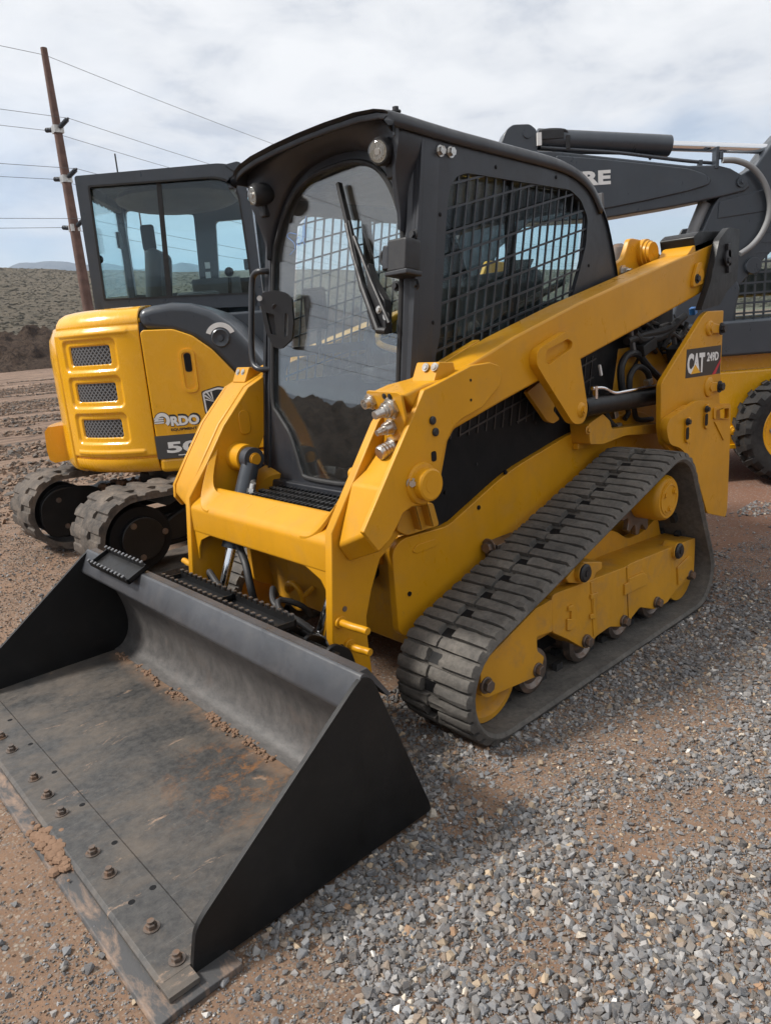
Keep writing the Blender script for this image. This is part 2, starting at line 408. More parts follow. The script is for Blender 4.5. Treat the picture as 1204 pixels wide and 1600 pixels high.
def make_track(sg):
    T = (lambda v: Vector((v.x, sg*v.y, v.z)))
    at, tot = resample(TRK, 0); rr = random.Random(3+sg)
    def fr(s):
        p = at(s); t = (at(s+.012)-at(s-.012)).normalized(); return p, t, Vector((-t.y, t.x))
    mb = MB(T); n = 180; yi, yo = .518, .84
    sec = [(yi, -.026), (yi+.004, -.0215), (yo-.004, -.0215), (yo, -.026), (yo+.003, -.034), (yo-.006, -.046), (yi+.006, -.046), (yi, -.034)]
    rows = []
    for k in range(n):
        p, t, nn = fr(tot*k/n); rows.append([Vector(((p+nn*h).x, y, (p+nn*h).y)) for y, h in sec])
    m = len(sec); vs = [q for r in rows for q in r]; fs = []
    for k in range(n):
        for i in range(m): fs.append((k*m+i, k*m+(i+1) % m, ((k+1) % n)*m+(i+1) % m, ((k+1) % n)*m+i))
    mb.add(vs, fs)
    P = 40; pit = tot/P
    def lug(s0, s1, ya, yb, ea, eb):
        top = []; bot = []
        K = 4
        for k in range(K):
            s = s0+(s1-s0)*k/(K-1); e = .003 if k in (0, K-1) else 0
            p, t, nn = fr(s)
            for i in range(5):
                y = ya+(yb-ya)*i/4; h = -e-rr.uniform(0, .003)-(rr.random() < .06)*.007
                y2 = y + (ea if i == 0 else -eb if i == 4 else 0)
                if (i == 0 and ea > .004) or (i == 4 and eb > .004): h -= .004
                q = p+nn*h+t*rr.uniform(-.0012, .0012); top.append(Vector((q.x, y2, q.y))); q = p+nn*-.024; bot.append(Vector((q.x, y, q.y)))
        v = top+bot; o = len(top); f = []
        for k in range(K-1):
            for i in range(4): f.append((k*5+i, k*5+i+1, k*5+i+6, k*5+i+5))
        rim = [0, 1, 2, 3, 4, 9, 14, 19, 18, 17, 16, 15, 10, 5]
        for a, b in zip(rim, rim[1:]+rim[:1]): f.append((b, a, a+o, b+o))
        mb.add(v, f)
    for k in range(P):
        s = k*pit
        w = .5*(yi+yo)-.012
        lug(s+.004, s+pit*.44, yi, w-.027, .005, .002); lug(s+.004, s+pit*.44, w+.03, yo, .002, .008)
        lug(s+pit*.55, s+pit-.008, yi, w-.004+rr.uniform(-.004, .004), .005, .001); lug(s+pit*.55, s+pit-.008, w+.003, yo, .001, .008)
    # black blocks painting in the shade of the drive sprocket pits
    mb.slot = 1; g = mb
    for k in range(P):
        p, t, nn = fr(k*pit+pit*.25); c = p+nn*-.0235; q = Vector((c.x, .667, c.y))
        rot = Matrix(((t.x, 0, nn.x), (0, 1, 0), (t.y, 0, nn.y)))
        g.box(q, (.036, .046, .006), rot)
    # guide teeth on the inside
    mb.slot = 2
    for k in range(P):
        p, t, nn = fr(k*pit+pit*.75); rot = Matrix(((t.x, 0, nn.x), (0, 1, 0), (t.y, 0, nn.y)))
        for y in (.632, .712):
            c = p+nn*-.058; g.box((c.x, y, c.y), (.04, .022, .03), rot)
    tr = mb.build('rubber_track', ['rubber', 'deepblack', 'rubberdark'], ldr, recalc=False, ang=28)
    k8 = lambda pts: crop(600, 680, 2.2296, pts)
    uc = MB(T).prism(rounded(S(.785, k8([(583, 562), (596, 552), (842, 458), (860, 446), (1083, 357), (1078, 480), (1015, 540), (985, 583), (940, 607), (890, 600), (855, 645), (828, 668), (785, 668), (737, 702), (712, 742), (692, 742), (640, 712), (586, 688)])), .012, 3), .60, .785)
    ucf = uc.build('track_frame', 'yellow_dirty', ldr, bevel=.006)
    MB(T).prism(rounded(S(.79, k8([(336, 802), (515, 618), (526, 606), (584, 572), (586, 684), (531, 702), (533, 752), (557, 772), (548, 815), (528, 842), (360, 915), (338, 908)])), .008, 3), .745, .79).build('idler_fork', 'yellow_dirty', ucf, bevel=.004)
    MB(T).prism([(.62, .30), (.36, .42), (.30, .38), (.30, .2), (.62, .2)], .62, .74).build('recoil_housing', 'yellow_dirty', ucf, bevel=.01)
    # tower that carries the final drive
    MB(T).prism(rounded([(.16, .33), (.05, .40), (-.10, .455), (-.20, .42), (-.30, .36), (-.42, .36), (-.56, .40), (-.60, .28), (.16, .28)], .03), .60, .64).build('drive_bracket', 'yellow_dirty', ucf, bevel=.004)
    # ribs and pads on the outside of the frame
    rb = MB(T)
    for a in ([(640, 598), (655, 590), (662, 600), (662, 668), (650, 680), (636, 680), (636, 640), (650, 640), (650, 612), (640, 614)],
              [(718, 556), (742, 546), (744, 560), (734, 566), (734, 640), (716, 640), (716, 625), (726, 622), (726, 570), (718, 572)],
              [(836, 520), (850, 512), (850, 500), (900, 478), (912, 486), (912, 520), (836, 558)],
              [(1020, 460), (1060, 420), (1070, 425), (1066, 480), (1040, 505), (1022, 522)]):
        MB(T).prism(S(.79, k8(a)), .784, .793).build('frame_rib', 'yellow_dirty', ucf, bevel=.003)
    MB(T).prism(S(.79, k8([(720, 515), (732, 510), (742, 690), (730, 700)])), .784, .789).build('frame_rib', 'yellow_dirty', ucf, bevel=.002); rb.prism(S(.79, k8([(846, 460), (852, 458), (862, 640), (852, 645)])), .784, .789)
    rb.build('frame_rib', 'yellow_dirty', ucf, bevel=.003)
    for px in ((697, 480), (1024, 403)):
        x, z = S(.80, k8([px]))[0]
        b = MB(T); b.cyl((x, .74, z), (x, .80, z), .04, .036); hb = b.build('plug_boss', 'yellow_dirty', ucf, bevel=.003)
        b = MB(T); b.cyl((x, .80, z), (x, .812, z), 0, prof=[(0, .034), (.006, .034), (.012, .027)], n=30); b.cyl((x, .812, z), (x, .815, z), .012)
        b.build('rubber_plug', 'plastic', ucf)
    b = MB(T); x, z = S(.79, k8([(697, 500)]))[0]; b.prism(S(.775, k8([(630, 500), (676, 440), (755, 440), (756, 465), (735, 480), (720, 520), (640, 515)])), .70, .78); b.build('plug_bracket', 'yellow_dirty', ucf, bevel=.006)
    for px, rad in (((358, 872), .024), ((537, 818), .022), ((708, 718), .022), ((838, 648), .021), ((953, 583), .021), ((1067, 487), .02)):
        x, z = S(.795, k8([px]))[0]; b = MB(T); b.cyl((x, .785, z), (x, .796, z), rad*1.15); b.cyl((x, .796, z), (x, .812, z), rad*.9, n=6); b.build('roller_bolt', 'rusty', ucf, bevel=.002)
    # idler and rollers
    b = MB(T); b.cyl((.79, .585, .172), (.79, .765, .172), 0, prof=[(0, .10), (.0, .145), (.05, .146), (.055, .115), (.115, .115), (.12, .146), (.17, .145), (.172, .125), (.15, .11), (.155, .05), (.185, .045)], n=48); b.build('idler_wheel', 'yellow_dirty', ucf)
    b = MB(T); b.cyl((-.55, .585, .15), (-.55, .765, .15), 0, prof=[(0, .12), (.05, .121), (.055, .10), (.115, .10), (.12, .121), (.17, .12), (.172, .1), (.18, .04)], n=40); b.build('idler_wheel', 'yellow_dirty', ucf)
    for x in (.545, .235, -.035, -.305):
        b = MB(T); b.cyl((x, .575, .108), (x, .765, .108), 0, prof=[(0, .05), (.005, .082), (.045, .084), (.05, .055), (.14, .055), (.145, .084), (.175, .082), (.18, .065), (.168, .05), (.18, .03)], n=36); b.build('track_roller', 'rusty', ucf)
    b = MB(T); b.box((.05, .64, .2), (1.2, .06, .2)); b.build('inner_beam', 'deepblack', ucf)
    # sprocket and hub of the final drive
    x, z = -.335, .553; b = MB(T); pts = []
    for k in range(13*4):
        a = 2*math.pi*k/52; pts.append((x+(.172 if k % 4 in (0, 1) else .135)*math.cos(a), z+(.172 if k % 4 in (0, 1) else .135)*math.sin(a)))
    b.prism(pts, .655, .68); b.build('sprocket', 'rusty', ucf, bevel=.004)
    b = MB(T); b.cyl((x, .50, z), (x, .80, z), 0, prof=[(0, .11), (.13, .11), (.14, .128), (.155, .128), (.157, .098), (.275, .096), (.29, .092), (.30, .082)], n=48)
    b.cyl((x, .799, z), (x, .803, z), .07, n=40); hb = b.build('drive_hub', 'yellow', ucf)
    b = MB(T)
    for k in range(3):
        a = .5+2.1*k; b.bolt((x+.045*math.cos(a), .803, z+.045*math.sin(a)), (0, 1, 0), .010, .008)
    for k in range(12):
        a = 2*math.pi*k/12; b.bolt((x+.115*math.cos(a), .655, z+.115*math.sin(a)), (0, 1, 0), .009, .008)
    b.tube([(x+.058*math.cos(a), .803, z+.058*math.sin(a)) for a in np.linspace(.2, 5.4, 40)], .004, 8); b.build('hub_bolt', 'yellow', hb)
for sg in (1, -1): make_track(sg)

# ---------- chassis
ch = MB(); ch.box((-.13, 0, .42), (1.86, .88, .38)); ch.box((.80, 0, .335), (.06, .86, .25)); ch.box((.77, 0, .55), (.10, .80, .10))
chas = ch.build('chassis', 'yellow_dirty', ldr, bevel=.008)
side = [(.915, .30), (.918, .60), (.87, .632), (.655, .622), (.62, .63), (.30, .752), (-.21, .852), (-.72, .862), (-1.0, .70), (-1.02, .24), (.80, .24)]
for sg in (1, -1):
    T = lambda v, sg=sg: Vector((v.x, sg*v.y, v.z))
    MB(T).prism(rounded(side, [.03, .03, .05, .03, .03, .1, .2, .1, .05, .03, .03]), .44, .472).build('side_panel', 'yellow', chas, bevel=.004)
    MB(T).prism(rounded([(.83, .30), (.84, .58), (.70, .60), (.70, .26)], .02), .30, .442).build('front_post', 'yellow_dirty', chas, bevel=.006)
    o = S(.472, [(643, 862), (650, 851), (679, 842), (684, 846), (681, 853), (650, 865)])
    MB(T).prism(rounded(o, .008), .471, .4755).build('slot_rim', 'yellow', chas, bevel=.002)
    for px in ((790, 738), (697, 770), (640, 928), (748, 793)):
        x, z = S(.475, [px])[0]; MB(T).cyl((x, .468, z), (x, .4755, z), .0085, n=16).build('hole', 'deepblack', chas)
    b = MB(T); b.prism(rounded(S(.50, [(622, 830), (632, 800), (680, 785), (690, 822), (640, 838)]), .015), .42, .49)
    for a in ((650, 800), (668, 795)): x, z = S(.51, [a])[0]; b.box((x, .50, z-.02), (.008, .04, .09), Matrix.Rotation(.25, 3, 'Y'))
    b.build('arm_stop', 'yellow_dirty', chas, bevel=.004)
    b = MB(T); b.box((.37, .50, .47), (.16, .07, .08)); b.bolt((.46, .50, .50), (1, 0, 0), .022, .02); b.build('track_mount', 'rusty', chas, bevel=.008)
# tow ring, cover plates and hydraulic fittings on the front wall
b = MB(); ring = [(.89+.035*math.sin(a)*.3, -.175+.052*math.cos(a), .285+.058*math.sin(a)) for a in np.linspace(-2.6, 2.9, 30)]
b.tube(ring, .011, 10); b.tube([(.84, -.245, .30), (.89, -.225, .29)], .011, 10); b.tube([(.84, -.11, .32), (.89, -.12, .29)], .011, 10); b.build('tow_ring', 'yellow', chas)
b = MB(); b.box((.835, -.10, .505), (.012, .64, .14)); b.box((.842, .28, .53), (.02, .1, .05)); b.build('front_cover', 'yellow', chas, bevel=.004)
b = MB(); b.tube([(.845, .12, .52), (.90, .15, .50), (.92, .22, .46), (.88, .30, .44)], .018, 10, sm=6); b.cyl((.84, .2, .49), (.91, .2, .485), .034); b.cyl((.84, .27, .47), (.90, .28, .465), .03); b.build('hydraulic_fitting', 'hose', chas)
b = MB(); b.box((.855, -.03, .55), (.03, .07, .035)); b.bolt((.87, -.045, .55), (1, 0, 0), .008, .008); b.bolt((.87, -.015, .55), (1, 0, 0), .008, .008); b.build('cover_latch', 'steel', chas, bevel=.004)

# ---------- lift arms
arms = []
def make_arm(sg):
    T = lambda v: Vector((v.x, sg*v.y, v.z))
    beam = S(.60, [(1114, 378), (1000, 428), (900, 473), (800, 525), (695, 590), (660, 600), (624, 617), (646, 642), (640, 694), (612, 740), (590, 762), (569, 833), (592, 862), (627, 802), (642, 792), (664, 789), (684, 757), (696, 690), (706, 671), (780, 628), (848, 590), (909, 559), (1017, 500), (1078, 466), (1102, 452)])
    if sg < 0: beam[4:12] = [(.68, 1.192), (.715, 1.18), (.745, 1.168), (.832, 1.129), (.967, .99), (1.063, .855), (1.128, .755), (1.136, .72)]
    ib = list(beam); ib[11] = (ib[11][0]+.01, ib[11][1]-.06); ib[12] = (ib[12][0]+.02, ib[12][1]-.055)
    arm = MB(T).prism(ib, .475, .612, B=beam).build('lift_arm', 'yellow', ldr, bevel=.011, seg=3)
    outer = S(.63, [(662, 609), (681, 600), (735, 571), (765, 566), (779, 571), (783, 588), (780, 603), (752, 637), (720, 655), (706, 670), (696, 690), (687, 729), (685, 757), (676, 779), (664, 789), (642, 792), (629, 802), (620, 822), (609, 843), (591, 862), (567, 832)])
    if sg < 0: outer = [(.60, 1.17), (.72, 1.172), (.832, 1.125), (.967, .99), (1.063, .855), (1.132, .753), (1.137, .70), (1.11, .66), (1.0, .70), (.93, .77), (.82, .86), (.76, 1.0), (.62, 1.05)]
    MB(T).prism(outer, .6125, .632).build('outer_plate', 'yellow', arm, bevel=.004)
    lw = S(.455, [(594, 644), (584, 660), (512, 832), (514, 1000), (527, 1030), (577, 1056), (569, 995), (567, 962), (575, 918), (588, 872), (640, 806)])
    if sg < 0: lw = [(.832, 1.125), (.967, .985), (1.063, .85)] + lw[2:]
    inner = lw + [beam[15], beam[18], beam[19], (beam[3][0]+.02, beam[3][1]-.14), (beam[3][0]+.02, beam[3][1]-.004)] + [(x, z-.003) for x, z in beam[4:7]]
    MB(T).prism(inner, .438, .474).build('inner_plate', 'yellow', arm, bevel=.005)
    # cap that closes the bottom of the knee
    # mounting pad on top
    x, z = .772, 1.185
    b = MB(T); q = S(.55, [(659, 598), (668, 566), (690, 566), (697, 592)]); b.prism(q, .50, .60); b.build('top_pad', 'yellow', arm, bevel=.004)
    b = MB(T)
    for px in ((664.6, 574), (678.6, 573.5)):
        p = onplane(px[0], px[1], (q[1][0]+.012, 0, q[1][1]-.01), (1, 0, .35)); b.bolt((p.x, p.y, p.z), (1, 0, .35), .009, .006)
    if sg > 0: b.build('pad_bolt', 'steel', arm)
    else:
        b2 = MB(T)
        for yy in (.535, .575): b2.bolt((q[1][0]+.01, yy, q[1][1]-.02), (1, 0, .35), .009, .006)
        b2.build('pad_bolt', 'steel', arm)
    # pin boss
    x, z = .918, .848
    b = MB(T); b.cyl((x, .60, z), (x, .672, z), 0, prof=[(0, .066), (.035, .066), (.043, .062), (.045, .05), (.072, .05), (.076, .044)], n=40); b.cyl((x, .674, z), (x, .677, z), .026); pin = b.build('pin_boss', 'yellow', arm, ang=25)
    b = MB(T); b.bolt((x+.052, .640, z+.012), (.5, .9, 0), .011, .012); b.build('pin_bolt', 'steel', pin)
    b = MB(T); b.cyl((x, .30, z), (x, .44, z), 0, prof=[(0, .021), (.06, .021), (.061, .055), (.14, .06)], n=32); b.build('inner_boss', 'yellow', arm)
    # bolts, holes and the dimple of the reinforcing plate
    b = MB(T)
    for px in ((675.5, 657), (680, 675)): xx, zz = S(.634, [px])[0]; b.cyl((xx, .632, zz), (xx, .641, zz), 0, prof=[(0, .013), (.005, .013), (.009, .009)], n=20)
    b.build('plate_bolt', 'plastic', arm)
    b = MB(T); xx, zz = S(.634, [(678, 713)])[0]; b.prism(rrect(xx-.011, zz-.016, xx+.011, zz+.016, .009), .625, .6335)
    for px in ((735.5, 594), (736, 625)): xx, zz = S(.634, [px])[0]; b.cyl((xx, .628, zz), (xx, .6335, zz), .0045, n=12)
    b.build('hole', 'deepblack', arm)
    # bracket of the lift cylinder, with its pressed slot
    k7 = lambda p: crop(820, 460, 3.541, p)
    br = rounded(S(.645, k7([(62, 385), (70, 305), (235, 198), (285, 222), (348, 640), (325, 712), (270, 722), (100, 450)])), [.02, .03, .03, .03, .03, .03, .04, .05])
    slot = rounded(S(.645, k7([(112, 345), (120, 308), (235, 246), (262, 262), (258, 296), (132, 388), (118, 380)])), .012)
    brk = MB(T).prism(br, .6125, .645, holes=[slot]).build('cylinder_bracket', 'yellow', arm, bevel=.005)
    MB(T).prism(slot, .60, .628).build('slot_floor', 'yellow', brk)
    xx, zz = S(.648, k7([(314, 640)]))[0]; b = MB(T); b.cyl((xx, .60, zz), (xx, .655, zz), 0, prof=[(0, .03), (.045, .03), (.05, .026), (.055, .018)], n=24); b.bolt((xx, .655, zz), (0, 1, 0), .012, .008); b.build('bracket_pin', 'yellow', brk)
    MB(T).prism(rounded(S(.49, k7([(5, 540), (95, 470), (172, 590), (148, 640), (186, 690), (150, 715), (115, 700)])), .012), .475, .495).build('inner_bracket', 'yellow_dirty', arm, bevel=.003)
    # rear pivot keeper
    xx, zz = S(.616, [(1087, 433)])[0]; b = MB(T); b.prism(rounded([(xx-.05, zz-.03), (xx+.05, zz-.045), (xx+.045, zz-.005), (xx+.012, zz+.058), (xx-.03, zz+.065), (xx-.035, zz+.02)], .014), .612, .628); kp = b.build('pin_keeper', 'yellow', arm, bevel=.003)
    b = MB(T); b.bolt((xx+.018, .628, zz-.008), (0, 1, 0), .014, .012); b.build('keeper_bolt', 'plastic', kp)
    b = MB(T); b.cyl((xx-.022, .628, zz+.008), (xx-.022, .631, zz+.008), .024); b.build('pin_end', 'yellow', kp)
    tp = S(.60, [(1070, 398), (1078, 385), (1112, 372), (1118, 378), (1112, 392)]); MB(T).prism(tp, .47, .61).build('end_cap', 'yellow', arm, bevel=.004)
    # peg rails at the foot
    b = MB(T)
    for (x0, z0), l in ((S(.475, [(531, 972)])[0], .095), (S(.475, [(545, 1008)])[0], .065)):
        b.cyl((x0, .47, z0), (x0, .484, z0), .021, n=20); b.tube([(x0, .47, z0), (x0, .50+l*.3, z0), (x0-.01, .50+l*.75, z0-.003), (x0-.012, .50+l, z0-.004)], .0125, 12, sm=4)
    b.build('peg_rail', 'yellow', arm, bevel=.002)
    xx, zz = S(.475, [(538.5, 951.5)])[0]; b = MB(T); b.cyl((xx, .47, zz), (xx, .476, zz), .009, n=16); b.build('bolt_hole', 'rusty', arm)
    b = MB(T); xx, zz = .87, .985; b.prism(rrect(-.03, -.055, .03, .055, .028), .431, .4385) if 0 else None
    b.prism([(xx+p[0], zz+p[1]) for p in rrect(-.026, -.05, .026, .05, .025)], .432, .4385); b.build('oval_rim', 'yellow', arm, bevel=.004)
    return arm
for sg in (1, -1): arms.append(make_arm(sg))
# cross member between the arms
prof = [(1.163, .682), (1.150, .70), (1.065, .752), (1.045, .745), (1.075, .60), (1.125, .578), (1.163, .585)]
cm = MB().prism(rounded(prof, [.015, .015, .02, .02, .02, .015, .01]), -.44, .44).build('cross_member', 'yellow', ldr, bevel=.004)
for sg in (1, -1):
    # gusset that sweeps up from the cross member onto the arm, and its lower web
    T = lambda v, sg=sg: Vector((v.x, sg*v.y, v.z)); rows = []
    for k in range(12):
        t = k/11; y = .44-.0-.14*(1-t)**1.6 if False else .30+.139*t; h = .17*t**3.2
        x0 = 1.158-.62*h; rows.append([(x0+.004, y, .690+h*.95), (x0-.080+.03*t, y, .742+h*.95)])
    MB(T).thick(rows, (0, 0, -.02)).build('arm_gusset', 'yellow', cm, bevel=.003)
    rows = [[(1.150, .438-.13*(1-k/10)**2.2, .60-.13*k/10), (1.135, .438-.13*(1-k/10)**2.2, .60-.13*k/10)] for k in range(11)]
    lo = [(.438, .60), (.438, .47), (.425, .47), (.415, .52), (.39, .555), (.34, .575), (.30, .59)]
    MB(T).prism(lo, 1.150, 1.1605, axis='x').build('lower_web', 'yellow', cm, bevel=.003)
    rs = [[(1.164, .439, .71), (1.164, .42, .71)], [(1.16, .439, .74), (1.16, .42, .73)]]

# ---------- tilt cylinders, hoses
for sg in (1, -1):
    T = lambda v, sg=sg: Vector((v.x, sg*v.y, v.z))
    ty = .372 if sg > 0 else .335; top = Vector((.918, ty, .848)); foot = Vector((1.19, ty-(.065 if sg > 0 else 0), .20)); d = (foot-top).normalized()
    b = MB(T); b.cyl((.918, ty-.02, .848), (.918, ty+.04, .848), .046, n=30); b.cyl(top+d*.02, top+d*.37, 0, prof=[(0, .036), (.05, .038), (.32, .038), (.33, .041), (.35, .041)], n=30)
    tc = b.build('tilt_cylinder', 'graphite', ldr, ang=28)
    b = MB(T); b.cyl((.918, ty-.03, .848), (.918, ty-.021, .848), .026, n=24); b.build('cylinder_pin', 'yellow', tc, bevel=.002)
    b = MB(T); b.cyl(top+d*.36, foot, .019, n=20); b.build('piston_rod', 'chrome', tc)
    p = top+d*.10+Vector((0, -.05, .0)); b = MB(T); b.cyl(p, p+d*.10, .013, n=12); b.cyl(p+d*.02, p+d*.04, .019, n=6); b.cyl(p+d*.08, p+d*.10, .018, n=6); b.tube([p, p+Vector((-.02, .03, .01)), top+d*.07], .012, 10)
    b.build('hose_fitting', 'steel', tc)
    p = top+d*.30+Vector((0, -.045, 0)); b = MB(T); b.box(p, (.05, .03, .05)); b.cyl(p, p+Vector((.02, -.05, -.02)), .016, n=6); b.build('port_block', 'rusty', tc, bevel=.005)
    q = top+d*.12+Vector((-.01, -.05, 0)); b = MB(T); b.tube([q+d*.08, q+d*.16+Vector((-.02, -.02, 0)), (.93, .27, .60), (.86, .22, .52)], .013, 10, sm=8); b.build('cylinder_hose', 'hose', tc)
b = MB(); b.tube([(1.05, -.27, .575), (1.10, -.20, .545), (1.14, -.10, .50), (1.16, -.05, .42), (1.14, -.06, .33), (1.09, -.12, .26)], .0145, 12, sm=8); b.build('hydraulic_hose', 'hose', ldr)

# ---------- quick couplers on the left arm
pc = onplane(600, 650, (0, .525, 0), (0, 1, 0)); ax = Vector((.93, -.10, -.22)).normalized()
uu = Vector((0, 1, 0)); uu = (uu-ax*uu.dot(ax)).normalized(); vv = ax.cross(uu); vv = vv if vv.z > 0 else -vv
def onb(px, py, off=0): return onplane(px, py, pc+ax*off, ax)
def loc2(p): d = p-pc; return (d.dot(uu), d.dot(vv))
b = MB(); pl = [loc2(onb(*p)) for p in [(572, 611), (620, 614), (626, 618), (633, 655), (628, 688), (600, 690), (600, 640), (576, 636)]]
b.prism(rounded(pl, .006), -.008, 0, fr=(pc, uu, vv, ax)); cb = b.build('coupler_bracket', 'yellow', arms[0], bevel=.002)
for (px, py), r0, l0, kind in (((580, 627), .019, .030, 0), ((612, 637), .025, .055, 1), ((612, 666), .019, .055, 2), ((614, 698), .024, .055, 3)):
    p = onb(px, py); b = MB()
    pr = {0: [(0, r0*1.1), (.012, r0*1.1), (.012, r0*.85), (.03, r0*.85), (.03, r0*.55), (.02, r0*.5)],
          1: [(0, r0*1.15), (.012, r0*1.15), (.012, r0), (.026, r0), (.027, r0*.8), (.035, r0*.8), (.036, r0*.6), (.055, r0*.55), (.068, r0*.5), (.068, r0*.2)],
          2: [(0, r0*1.2), (.02, r0*1.05), (.03, r0*.95), (.031, r0*.65), (.045, r0*.65), (.046, r0*.5), (.06, r0*.48)],
          3: [(0, r0*1.15), (.01, r0*1.15), (.01, r0)]+[(.014+.006*i, r0*(1 if i % 2 else .93)) for i in range(6)]+[(.054, r0*.9), (.058, r0*.75)]}[kind]
    b.cyl(p, p+ax*.06, 0, prof=pr, n=26); b.cyl(p-ax*.002, p+ax*.008, r0*1.35, n=6); b.build('hydraulic_coupler', 'steel', cb, ang=25)
b = MB()
for px in ((600.5, 619), (609, 619.5)): b.bolt(onb(px[0], px[1]), ax, .006, .005)
b.build('bracket_bolt', 'plastic', cb)

# ---------- bucket
W = .905
bk = MB()
sp = rounded([(1.232, .004), (1.236, .03), (1.402, .478), (1.432, .494), (1.46, .478), (1.925, .128), (1.945, .105), (1.962, .03), (1.962, .004)], [.01, .02, .03, .01, .02, .02, .03, .02, .004], 3)
bk.prism([(1.232, .004), (1.96, .004), (1.96, .009), (1.40, .0095), (1.232, .03)], -W+.0145, W-.0145)
bkt = bk.build('bucket', 'black', ldr, bevel=.002)
for a, b in ((W-.014, W), (-W, -W+.014)): MB().prism(sp, a, b).build('side_plate', 'black', bkt, bevel=.002)
inn = [(1.440, .497), (1.475, .416), (1.468, .404), (1.435, .392), (1.396, .362), (1.362, .315), (1.338, .255), (1.322, .19), (1.320, .125), (1.334, .075), (1.362, .04), (1.40, .024)]
arc = [(p.x, p.y) for p in smooth([Vector(p) for p in inn[2:]], 4)]
rows = [[(x, y, z) for y in np.linspace(-W+.0135, W-.0135, 9)] for x, z in arc]
MB().thick(rows, (-.012, 0, -.004)).build('bucket_back', 'back', bkt, ang=60)
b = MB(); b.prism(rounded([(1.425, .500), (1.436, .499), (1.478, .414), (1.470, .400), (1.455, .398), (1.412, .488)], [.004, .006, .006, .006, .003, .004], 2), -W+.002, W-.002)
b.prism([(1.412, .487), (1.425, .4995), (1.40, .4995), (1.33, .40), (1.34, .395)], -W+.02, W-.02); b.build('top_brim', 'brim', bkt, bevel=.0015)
b = MB(); rows = [[(x, y, .0225+.0018*math.sin(7*x+5*y)*math.sin(6*y)) for y in np.linspace(-W+.0136, W-.0136, 60)] for x in np.linspace(1.392, 1.906, 24)]
b.thick(rows, (0, 0, -.012)); b.build('bucket_floor', 'floor', bkt, ang=60)
b = MB(); rows = [[(x, y, .0265+dz) for y in np.linspace(-W+.0137, W-.0137, 30)] for x, dz in ((1.90, -.003), (1.904, 0), (2.024, 0), (2.033, -.008))]
b.thick(rows, (0, 0, -.014)); b.box((1.998, W, .019), (.07, .06, .013)); b.box((1.998, -W, .019), (.07, .06, .013)); b.build('wear_plate', 'floor', bkt, bevel=.001)
b = MB(); b.prism([(1.875, .010), (2.030, .0105), (2.072, .004), (2.078, -.004), (2.06, -.008), (1.875, -.008)], -.958, .958); b.build('cutting_edge', 'lip', bkt, bevel=.003)
for y in (.86, .735, .49, .378, .139, .017, -.11, -.349, -.47, -.6, -.72, -.86):
    b = MB(); b.cyl((1.977, y, .0262), (1.977, y, .029), .019, n=20); b.cyl((1.977, y, .029), (1.977, y, .040), 0, prof=[(0, .0125), (.009, .0125), (.012, .010)], n=6); b.cyl((1.977, y, .04), (1.977, y, .047), .0085, n=12); b.build('edge_bolt', 'rusty', bkt)
for x, y in [(1.92, y) for y in (.618, .382, .144, -.098, -.34, -.58)]+[(1.977, .624)]: MB().cyl((x, y, .026), (x, y, .0269), .0085, n=16).build('bolt_hole', 'deepblack', bkt)
# dried mud heaped along the back seam and on the lip
b = MB()
for k in range(420):
    y = rng.uniform(-.86, .6) if k < 360 else rng.uniform(-.3, .1); x = rng.normal(1.405, .011); s = abs(rng.normal(.002, .0028))+.0012
    if math.sin(9*y)+math.sin(23*y+1) < -.5: continue
    b.ball((x, y, .024), s, 6, 4, (1.4, 1.4, .9))
for k in range(200): b.ball((2.04+rng.normal(0, .013), .27+rng.normal(0, .055), .016+rng.uniform(-.008, .006)), abs(rng.normal(.006, .003))+.002, 6, 4, (1.3, 1.5, .8))
mud_m, nt, o_ = nmat('dried_tan_mud'); finish(nt, o_, mixc(nt, (noise(nt, coords(nt), 40, 6, .7), 0), (.14, .085, .055), (.29, .185, .125)), .95, 0, (noise(nt, coords(nt), 120, 5), 0), .4, .004, 0, .2)
MT['mud'] = mud_m
b.build('dried_mud', 'mud', bkt)['kind'] = 'stuff'
# serrated grip on the brim and serrated step strips on the coupler
def grip(p0, p1, h, w, teeth, upv, name, parent):
    p0 = Vector(p0); p1 = Vector(p1); u_ = Vector(upv).normalized(); d = (p1-p0); n = d.normalized().cross(u_); b = MB(); F_ = (p0, d.normalized(), u_, n); l = d.length; st = l/teeth
    for s in (-1, 1):
        A = [(0, 0)]
        for k in range(teeth):
            a = st*k; A += [(a+.12*st, h*.70), (a+.20*st, h), (a+.58*st, h), (a+.68*st, h*.70)]
            b.slot = 1; b.prism([(a+.20*st, h+.0005), (a+.58*st, h+.0005), (a+.56*st, h+.004), (a+.22*st, h+.004)], s*w/2-.006, s*w/2+.006, fr=F_); b.slot = 0
        A += [(l, h*.7), (l, 0)]
        b.prism(A, s*w/2-.004, s*w/2+.004, fr=F_)
    b.prism([(0, -.002), (l, -.002), (l, .003), (0, .003)], -w/2, w/2, fr=F_)
    for e in (0, l-.006): b.prism([(e, 0), (e+.006, 0), (e+.006, h*.6), (e, h*.6)], -w/2, w/2, fr=F_)
    return b.build(name, ['black', 'tread'], parent)
g = onplane(158, 877, (0, -.78, 0), (0, 1, 0)); nb = Vector((.9, 0, .42))
grip((1.444, -.73, .492), (1.444, -.36, .492), .030, .085, 11, (.42, 0, .9), 'step_grip', bkt)
cp = MB(); cp.box((1.25, 0, .32), (.03, 1.12, .12)); cp.box((1.245, 0, .12), (.05, 1.12, .07))
for y in (-.52, -.40, -.27, .27, .40, .52):
    cp.prism(rounded([(1.15, .10), (1.14, .25), (1.17, .36), (1.23, .40), (1.27, .38), (1.255, .30), (1.25, .06), (1.18, .06)], .02, 3), y-.008, y+.008)
